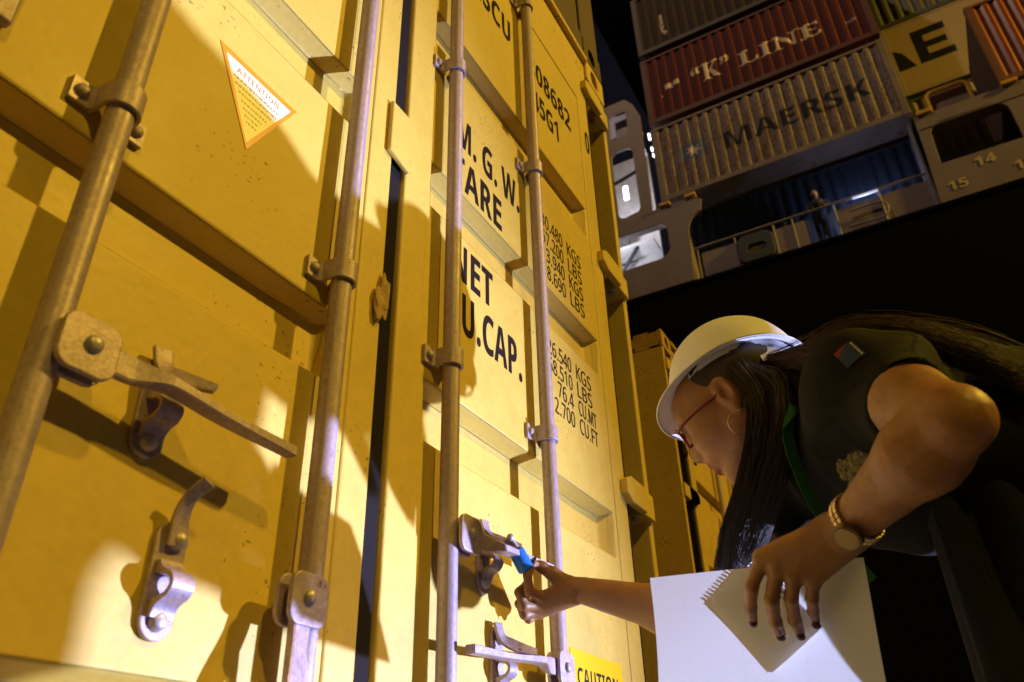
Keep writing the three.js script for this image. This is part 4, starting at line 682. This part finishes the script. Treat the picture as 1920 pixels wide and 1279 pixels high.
// hard hat
{
  const F = V(-0.0699, -0.2458, -0.9668).normalize(), U = V(0.2313, 0.9387, -0.2554); U.addScaledVector(F, -U.dot(F)).normalize(); const S = U.clone().cross(F).normalize();
  const O = V(0.426, 1.081, 0.453), MX = new THREE.Matrix4().makeBasis(F, U, S.clone().negate()).setPosition(O);
  const a0 = 0.121, b0 = 0.107, H = 0.132;
  const rimOut = (th) => { const c = Math.cos(th); return 0.010 + 0.026 * Math.pow(Math.max(0, c), 3) ; };
  const shell = (inset) => { const pos = [], idx = [], NT = 72, NV = 30;
    for (let j = 0; j <= NV; j++) for (let i = 0; i <= NT; i++) {
      const th = i / NT * Math.PI * 2, v = j / NV; let r, y;
      if (v < 0.16) { const t = v / 0.16, o = rimOut(th) * (1 - t); r = 1; y = -0.004 - 0.010 * (1 - t) * (0.4 + 0.6 * Math.max(0, Math.cos(th))); const cx = Math.cos(th), sz = Math.sin(th); pos.push(cx * (a0 - inset + o), y, sz * (b0 - inset + o)); continue; }
      const t = (v - 0.16) / 0.84, ph = t * Math.PI / 2; r = Math.pow(Math.cos(ph), 0.82); y = H * Math.pow(Math.sin(ph), 1.0) - inset * Math.sin(ph);
      const x = Math.cos(th) * r * (a0 - inset), z = Math.sin(th) * r * (b0 - inset);
      const ridge = 0.0045 * Math.exp(-Math.pow(z / 0.014, 2)) * sstep(0.15, 0.5, t) + 0.0025 * (Math.exp(-Math.pow((z - 0.045) / 0.010, 2)) + Math.exp(-Math.pow((z + 0.045) / 0.010, 2))) * sstep(0.2, 0.5, t) * (1 - sstep(0.8, 1, t));
      pos.push(x, y + ridge, z);
    }
    for (let j = 0; j < NV; j++) for (let i = 0; i < NT; i++) { const q = j * (NT + 1) + i; idx.push(q, q + NT + 1, q + NT + 2, q, q + NT + 2, q + 1); }
    const g = new THREE.BufferGeometry(); g.setAttribute('position', new THREE.Float32BufferAttribute(pos, 3)); g.setIndex(idx); g.computeVertexNormals(); return g; };
  const rimPts = []; for (let i = 0; i < 60; i++) { const th = i / 60 * Math.PI * 2, o = rimOut(th); rimPts.push(V(Math.cos(th) * (a0 + o - 0.001), -0.014 * (0.4 + 0.6 * Math.max(0, Math.cos(th))), Math.sin(th) * (b0 + o - 0.001))); }
  const hatM = new THREE.MeshPhysicalMaterial({ color: rgb(0.80, 0.80, 0.82), roughness: 0.38, bumpMap: rep(BUMP, 3), bumpScale: 0.0005, side: THREE.DoubleSide });
  const hat = wo('hard_hat', [shell(0), shell(0.0035), tube(rimPts, 0.0022, 120, 6, true)].map((g) => g.applyMatrix4(MX)), hatM);
  const ringBand = (a, b, y0, y1, th0, th1) => { const pos = [], idx = [], N = 48; for (let i = 0; i <= N; i++) { const th = lerp(th0, th1, i / N); for (const y of [y0, y1]) pos.push(Math.cos(th) * a, y, Math.sin(th) * b); } for (let i = 0; i < N; i++) { const q = i * 2; idx.push(q, q + 1, q + 3, q, q + 3, q + 2); } const g = new THREE.BufferGeometry(); g.setAttribute('position', new THREE.Float32BufferAttribute(pos, 3)); g.setIndex(idx); g.computeVertexNormals(); return g; };
  const bandM = std({ color: rgb(0.66, 0.66, 0.7), roughness: 0.5 });
  wo('headband', [ringBand(0.110, 0.098, -0.012, 0.016, 0, Math.PI * 2), ringBand(0.108, 0.096, -0.050, -0.010, Math.PI * 0.66, Math.PI * 1.34), ringBand(0.1115, 0.0995, -0.010, 0.014, 0, Math.PI * 2)].map((g) => g.applyMatrix4(MX)), bandM, hat);
  for (const th of [0.7, 2.4, 3.88, 5.58]) wo('suspension_strap', [ (() => { const p0 = V(Math.cos(th) * 0.108, 0.002, Math.sin(th) * 0.095), p1 = V(Math.cos(th) * 0.112, 0.030, Math.sin(th) * 0.098), p2 = V(Math.cos(th) * 0.07, 0.105, Math.sin(th) * 0.062), p3 = V(0, 0.118, 0); return tube([p0, p1, p2, p3], 0.006, 20, 6).applyMatrix4(MX); })() ], bandM, hat);
}
// spectacles, earring, watch, lanyard, badge, bag
{
  const red = std({ color: rgb(0.22, 0.012, 0.016), roughness: 0.3 }), gold = std({ color: rgb(0.72, 0.56, 0.34), roughness: 0.3, metalness: 0.9 });
  const MX = new THREE.Matrix4().makeBasis(HF, HU, HS.clone().negate()).setPosition(HO), rims = [];
  for (const s of [-1, 1]) { const pts = []; for (let i = 0; i < 24; i++) { const t = i / 24 * Math.PI * 2; pts.push(V(0.108 - 0.006 * Math.abs(Math.cos(t)) , 0.010 + Math.sin(t) * 0.018, s * (0.034 + Math.cos(t) * 0.026))); } rims.push(tube(pts, 0.0024, 60, 6, true)); rims.push(tube([V(0.104, 0.014, s * 0.060), V(0.090, 0.015, s * 0.070), V(0.04, 0.014, s * 0.076), V(0.002, 0.010, s * 0.078)], 0.0026, 20, 6)); }
  rims.push(tube([V(0.107, 0.014, -0.010), V(0.111, 0.017, 0), V(0.107, 0.014, 0.010)], 0.0022, 10, 6));
  const gl = wo('spectacles', rims.map((g) => g.applyMatrix4(MX)), red);
  for (const s of [-1, 1]) wo('lens', new THREE.CircleGeometry(1, 28).scale(0.0255, 0.0175, 1).rotateY(Math.PI / 2).translate(0.1045, 0.010, s * 0.034).applyMatrix4(MX), new THREE.MeshPhysicalMaterial({ color: rgb(0.95, 0.95, 1), transmission: 1, thickness: 0, roughness: 0.02, side: THREE.DoubleSide }), gl);
  const e0 = A3(head(0.002, -0.034, 0.078)), R = 0.021, hoop = []; for (let i = 0; i <= 26; i++) { const t = -0.35 + i / 26 * Math.PI * 1.85; hoop.push(V(e0.x, e0.y - R, e0.z).add(V(0.487, -0.024, 0.873).multiplyScalar(Math.sin(t) * R)).add(V(-0.442, 0.855, 0.271).multiplyScalar(Math.cos(t) * R))); }
  wo('earring', [new THREE.TubeGeometry(new THREE.CatmullRomCurve3(hoop), 50, 0.0013, 6), new THREE.SphereGeometry(0.0024, 10, 8).translate(...e0.toArray())], gold);
  // wristwatch: links round the wrist, round case on the outer side
  const ax = A3(J.wrL).sub(A3(J.elL)).normalize(), wc = A3(J.wrL).addScaledVector(ax, -0.020), u = V(-0.753, -0.518, 0.406); u.addScaledVector(ax, -u.dot(ax)).normalize(); const v = ax.clone().cross(u).normalize();
  const watch = wo('wristwatch', [cylBetween(wc.clone().addScaledVector(u, 0.0285).addScaledVector(v, 0.012), wc.clone().addScaledVector(u, 0.0360).addScaledVector(v, 0.015), 0.0165, 0.0155, 32)], std({ color: rgb(0.22, 0.16, 0.09), roughness: 0.3, metalness: 0.8 }));
  const dir = u.clone().multiplyScalar(0.9285).addScaledVector(v, 0.371).normalize(), dc = wc.clone().addScaledVector(u, 0.0362).addScaledVector(v, 0.0150);
  wo('dial', cylBetween(dc, dc.clone().addScaledVector(dir, 0.0012), 0.0135, 0.0130, 32), std({ color: rgb(0.42, 0.30, 0.14), roughness: 0.3, metalness: 0.4 }), watch);
  for (let i = 0; i < 26; i++) { const t = 0.75 + i / 26 * (Math.PI * 2 - 0.7); for (const k of [-1, 1]) { const p = wc.clone().addScaledVector(u, Math.cos(t) * 0.0295).addScaledVector(v, Math.sin(t) * 0.0295).addScaledVector(ax, k * 0.0036); const g = new RoundedBoxGeometry(0.0056, 0.0034, 0.0060, 1, 0.0012); const n = u.clone().multiplyScalar(Math.cos(t)).addScaledVector(v, Math.sin(t)); g.applyMatrix4(new THREE.Matrix4().makeBasis(n.clone().cross(ax).normalize(), n, ax)); wo('link', g.translate(p.x, p.y, p.z), gold, watch); } }
  const green = cloth([0.012, 0.085, 0.028], 0.7);
  const strap = (pts, w, th, name, par, mat) => { const c = new THREE.CatmullRomCurve3(pts), N = 40, pos = [], idx = []; for (let i = 0; i <= N; i++) { const t = i / N, p = c.getPoint(t), d = c.getTangent(t), o = V(-0.8, -0.2, 0.35); o.addScaledVector(d, -o.dot(d)).normalize(); const s = o.clone().cross(d).normalize(); for (const [a, b] of [[-w, 0], [w, 0], [w, -th], [-w, -th]]) { const q = p.clone().addScaledVector(s, a).addScaledVector(o, b); pos.push(q.x, q.y, q.z); } } for (let i = 0; i < N; i++) for (let k = 0; k < 4; k++) { const a = i * 4 + k, b = i * 4 + (k + 1) % 4; idx.push(a, b, b + 4, a, b + 4, a + 4); } const g = new THREE.BufferGeometry(); g.setAttribute('position', new THREE.Float32BufferAttribute(pos, 3)); g.setIndex(idx); const h = g.toNonIndexed(); h.computeVertexNormals(); return wo(name, h, mat, par); };
  const lan = strap([V(0.236, 0.930, 0.562), V(0.212, 0.880, 0.548), V(0.206, 0.820, 0.552), V(0.212, 0.760, 0.566), V(0.226, 0.700, 0.590), V(0.236, 0.672, 0.606)], 0.0075, 0.0015, 'lanyard', woman, green);
  // green shoulder bag hanging at the hip
  const bag = wo('shoulder_bag', nets((p) => { const q = [p[0] - 0.285, p[1] - 0.65, p[2] - 0.92]; const d = [Math.abs(q[0]) - 0.035, Math.abs(q[1]) - 0.10, Math.abs(q[2] - q[1] * 0.25) - 0.10]; return Math.hypot(Math.max(d[0], 0), Math.max(d[1], 0), Math.max(d[2], 0)) + Math.min(Math.max(...d), 0) - 0.022 + wob(p); }, [0.2, 0.46, 0.74], [0.37, 0.82, 1.12], 0.0085), cloth([0.006, 0.026, 0.013], 0.85));
  strap([V(0.275, 0.765, 0.90), V(0.250, 0.82, 0.82), V(0.255, 0.90, 0.72), V(0.33, 1.0, 0.66), V(0.42, 1.01, 0.60)], 0.014, 0.002, 'bag_strap', bag, green);
}
// ---------------------------------------------------------------- what she holds
{
  const TL = V(0.188, 0.706, 0.330), TR = V(0.156, 0.681, 0.608), BL = V(0.259, 0.566, 0.300), BR = V(0.246, 0.540, 0.592);
  const gridSheet = (a, b, c, d, n, bend) => { const pos = [], uv = [], idx = [], N = b.clone().sub(a).cross(c.clone().sub(a)).normalize(); for (let j = 0; j <= n; j++) for (let i = 0; i <= n; i++) { const s = i / n, t = j / n, p = a.clone().lerp(b, s).lerp(c.clone().lerp(d, s), t).addScaledVector(N, bend(s, t)); pos.push(p.x, p.y, p.z); uv.push(s, 1 - t); } for (let j = 0; j < n; j++) for (let i = 0; i < n; i++) { const q = j * (n + 1) + i; idx.push(q, q + 1, q + n + 2, q, q + n + 2, q + n + 1); } const g = new THREE.BufferGeometry(); g.setAttribute('position', new THREE.Float32BufferAttribute(pos, 3)); g.setAttribute('uv', new THREE.Float32BufferAttribute(uv, 2)); g.setIndex(idx); g.computeVertexNormals(); return g; };
  const form = canvasTex(1024, 724, (x, w, h) => { x.fillStyle = '#f3f1ee'; x.fillRect(0, 0, w, h); specks(x, w, h, 900, '150,140,130', 0.12, 3); x.strokeStyle = 'rgba(90,90,110,.07)'; x.lineWidth = 2; for (const q of [0.3, 0.52, 0.74]) { x.beginPath(); x.moveTo(40, h * q); x.lineTo(w - 60, h * q); x.stroke(); } for (const q of [0.16, 0.42, 0.7]) { x.beginPath(); x.moveTo(w * q, 60); x.lineTo(w * q, h - 30); x.stroke(); } });
  const pg = gridSheet(TL, TR, BL, BR, 28, (s, t) => 0.004 * Math.sin(s * 2.6 + 0.4) * (1 - t) + 0.006 * Math.sin(t * 3 + s * 2));
  tag(obj('paper_sheet', pg, new THREE.MeshPhysicalMaterial({ map: form, roughness: 0.95, transmission: 0.36, thickness: 0, side: THREE.DoubleSide }), scene, true), 'white form sheet held in front of the woman by her left hand', 'paper');
  // small spiral notebook behind the sheet
  const NB = thing('spiral_notebook', 'small spiral notebook behind the white form sheet', 'notebook', [0.21, 0.645, 0.487]);
  const nA = V(0.1982, 0.6867, 0.4648), nB = V(0.2276, 0.6473, 0.3964), nC = V(0.2338, 0.6000, 0.4997), nX = nB.clone().sub(nA).normalize(), nN = nX.clone().cross(nC.clone().sub(nB)).normalize(), nY = nN.clone().cross(nX);
  const nM = new THREE.Matrix4().makeBasis(nX, nY, nN).setPosition(nA.clone().add(nC).multiplyScalar(0.5).addScaledVector(nX, 0.004).sub(V(0.21, 0.645, 0.487)));
  const nw = nA.distanceTo(nB) / 2 + 0.004, nh = nB.distanceTo(nC) / 2;
  obj('cover', box(-nw, nw, -nh, nh, -0.001, 0.0005, 0.0004).applyMatrix4(nM), M.darkSteel, NB); obj('pages', box(-nw + 0.001, nw - 0.001, -nh + 0.001, nh - 0.003, 0.001, 0.006, 0.0005).applyMatrix4(nM), M.white, NB);
  const coil = [], sgn = nY.dot(nA.clone().sub(nC)) > 0 ? 1 : -1; for (let i = 0; i <= 240; i++) { const t = i / 240 * 15 * Math.PI * 2; coil.push(V(-nw + 0.003 + i / 240 * (2 * nw - 0.006), sgn * (nh + 0.0005) + Math.sin(t) * 0.0055, 0.002 + Math.cos(t) * 0.0055).applyMatrix4(nM)); }
  obj('wire_coil', new THREE.TubeGeometry(new THREE.CatmullRomCurve3(coil), 480, 0.0010, 5), M.bolt, NB);
  // bolt seal through the handle of the third bar
  const SE = thing('container_seal', 'blue bolt seal on the handle between the woman\'s fingers', 'seal', [0.318, 0.807, 0.060]);
  obj('seal_barrel', [new THREE.LatheGeometry([[0.0001, -0.022], [0.0120, -0.022], [0.0140, -0.019], [0.0140, 0.013], [0.0120, 0.018], [0.0060, 0.021], [0.0001, 0.021]].map(([a, b]) => new THREE.Vector2(a, b)), 20).rotateZ(0.5).rotateX(-0.3)], std({ color: rgb(0.03, 0.20, 0.80), roughness: 0.3 }), SE);
  obj('seal_pin', cylBetween(V(-0.004, 0.010, 0.004), V(-0.026, 0.030, -0.004), 0.0035, 0.0035, 12), M.bolt, SE);
  obj('pin_head', new THREE.SphereGeometry(0.0065, 14, 10).translate(-0.027, 0.031, -0.004), M.bolt, SE);
}
{ // crew member leaning at the ship's rail
  const t = thing('person', 'crew member in dark overalls leaning at the ship\'s rail', 'person', [SX + 0.45, DECK + 0.02, 0.2]);
  const B = (p) => { let d = 1e9; for (const [a, b, ra, rb] of [[[0, 0.85, 0], [-0.12, 1.22, 0], 0.15, 0.17], [[-0.12, 1.24, -0.17], [-0.12, 1.24, 0.17], 0.07, 0.07], [[0, 0.85, -0.09], [0.02, 0.06, -0.1], 0.10, 0.06], [[0, 0.85, 0.09], [0.02, 0.06, 0.1], 0.10, 0.06], [[-0.14, 1.22, -0.2], [-0.26, 0.98, -0.26], 0.055, 0.045], [[-0.26, 0.98, -0.26], [-0.42, 0.98, -0.12], 0.042, 0.035], [[-0.14, 1.22, 0.2], [-0.26, 0.98, 0.26], 0.055, 0.045], [[-0.26, 0.98, 0.26], [-0.42, 0.98, 0.12], 0.042, 0.035], [[0.02, 0.05, -0.1], [-0.12, 0.03, -0.1], 0.045, 0.035], [[0.02, 0.05, 0.1], [-0.12, 0.03, 0.1], 0.045, 0.035]]) d = smin(d, capD(p, a, b, ra, rb), 0.06); return Math.max(d, 0.001 - p[1]); };
  const H = (p) => { let d = ellD(p, [-0.22, 1.47, 0], [0.10, 0.12, 0.078]); d = smin(d, capD(p, [-0.14, 1.28, 0], [-0.2, 1.42, 0], 0.055, 0.05), 0.03); return smin(d, capD(p, [-0.31, 1.47, 0], [-0.33, 1.44, 0], 0.012, 0.016), 0.02); };
  obj('body', [nets(H, [-0.4, 1.2, -0.15], [0, 1.65, 0.15], 0.012)], std({ color: rgb(0.25, 0.13, 0.08), roughness: 0.6 }), t);
  obj('overalls', nets(B, [-0.55, -0.02, -0.4], [0.25, 1.4, 0.4], 0.02), std({ color: rgb(0.012, 0.014, 0.02), roughness: 0.8 }), t);
}
// ---------------------------------------------------------------- lamps
{ // sodium floodlights on a tall mast on the quay, right of the camera
  const P = V(12.3, 22.6, 24.2), t = thing('light_mast', 'tall steel light mast with sodium floodlights on the quay', 'light mast', [P.x, 0, P.z]);
  obj('mast_pole', cylBetween(V(0, 0, 0), V(0, P.y + 0.6, 0), 0.28, 0.14, 20), M.railing, t);
  obj('lamp_bracket', box(-1.2, 1.2, P.y - 0.2, P.y - 0.05, -0.3, -0.15, 0.02), M.railing, t);
  const em = std({ color: rgb(0.8, 0.6, 0.3), emissive: AMBER, emissiveIntensity: 8 });
  for (const k of [-0.8, 0, 0.8]) { obj('floodlight_housing', box(k - 0.28, k + 0.28, P.y - 0.35, P.y + 0.25, -0.55, -0.32, 0.03), M.darkSteel, t); obj('floodlight_lens', flatBox(k - 0.24, k + 0.24, P.y - 0.31, P.y + 0.21, -0.562, -0.554), em, t); }
  const l = new THREE.SpotLight(AMBER, 1980, 0, 1.15, 0.5, 2); l.position.set(P.x, P.y - 0.05, P.z - 0.9); l.target.position.set(3, 4, 0); l.castShadow = true; l.shadow.radius = 24; scene.add(l, l.target);
}
{ // the next mast along, left of the camera
  const P = V(-12, 22, 23), t = thing('light_mast', 'tall steel light mast with sodium floodlights farther left on the quay', 'light mast', [P.x, 0, P.z]);
  obj('mast_pole', cylBetween(V(0, 0, 0), V(0, P.y + 0.6, 0), 0.28, 0.14, 20), M.railing, t);
  obj('floodlight_housing', box(-0.6, 0.6, P.y - 0.35, P.y + 0.25, -0.5, -0.25, 0.03), M.darkSteel, t); obj('floodlight_lens', flatBox(-0.55, 0.55, P.y - 0.31, P.y + 0.21, -0.51, -0.502), std({ color: rgb(0.8, 0.6, 0.3), emissive: AMBER, emissiveIntensity: 8 }), t);
  const l = new THREE.SpotLight(AMBER, 1020, 0, 0.46, 0.35, 2); l.position.set(P.x, P.y - 0.05, P.z - 0.85); l.target.position.set(0, 1, 0); l.castShadow = true; l.shadow.radius = 28; scene.add(l, l.target);
}
{ // cold white work lamp low on the quay behind the woman
  const P = V(2.1, 0.2, 2.85), t = thing('work_lamp', 'small white work lamp standing low on the quay', 'work lamp', [P.x, 0, P.z]);
  t.rotation.y = Math.atan2(-P.x, -P.z);
  obj('stand', [box(-0.14, 0.14, 0, 0.02, -0.10, -0.08), box(-0.14, 0.14, 0, 0.02, 0.08, 0.10), box(-0.14, -0.12, 0, 0.2, -0.01, 0.01), box(0.12, 0.14, 0, 0.2, -0.01, 0.01), box(-0.14, 0.14, 0.002, 0.018, -0.09, 0.09)], M.darkSteel, t);
  obj('lamp_housing', box(-0.115, 0.115, 0.12, 0.28, -0.06, 0.02, 0.01), M.darkSteel, t);
  obj('lamp_lens', box(-0.1, 0.1, 0.135, 0.265, 0.018, 0.026, 0.003), std({ color: rgb(0.8, 0.8, 0.8), emissive: COLD, emissiveIntensity: 6 }), t);
  const d = V(0.0 - P.x, 0, 0 - P.z).normalize();
  const l = new THREE.SpotLight(COLD, 112, 0, 0.47, 1, 2); l.position.set(P.x + d.x * 0.06, P.y, P.z + d.z * 0.06); l.target.position.set(-0.65, 0.72, 0); l.castShadow = true; l.shadow.radius = 1.6; scene.add(l, l.target);
}
renderer.render(scene, camera);
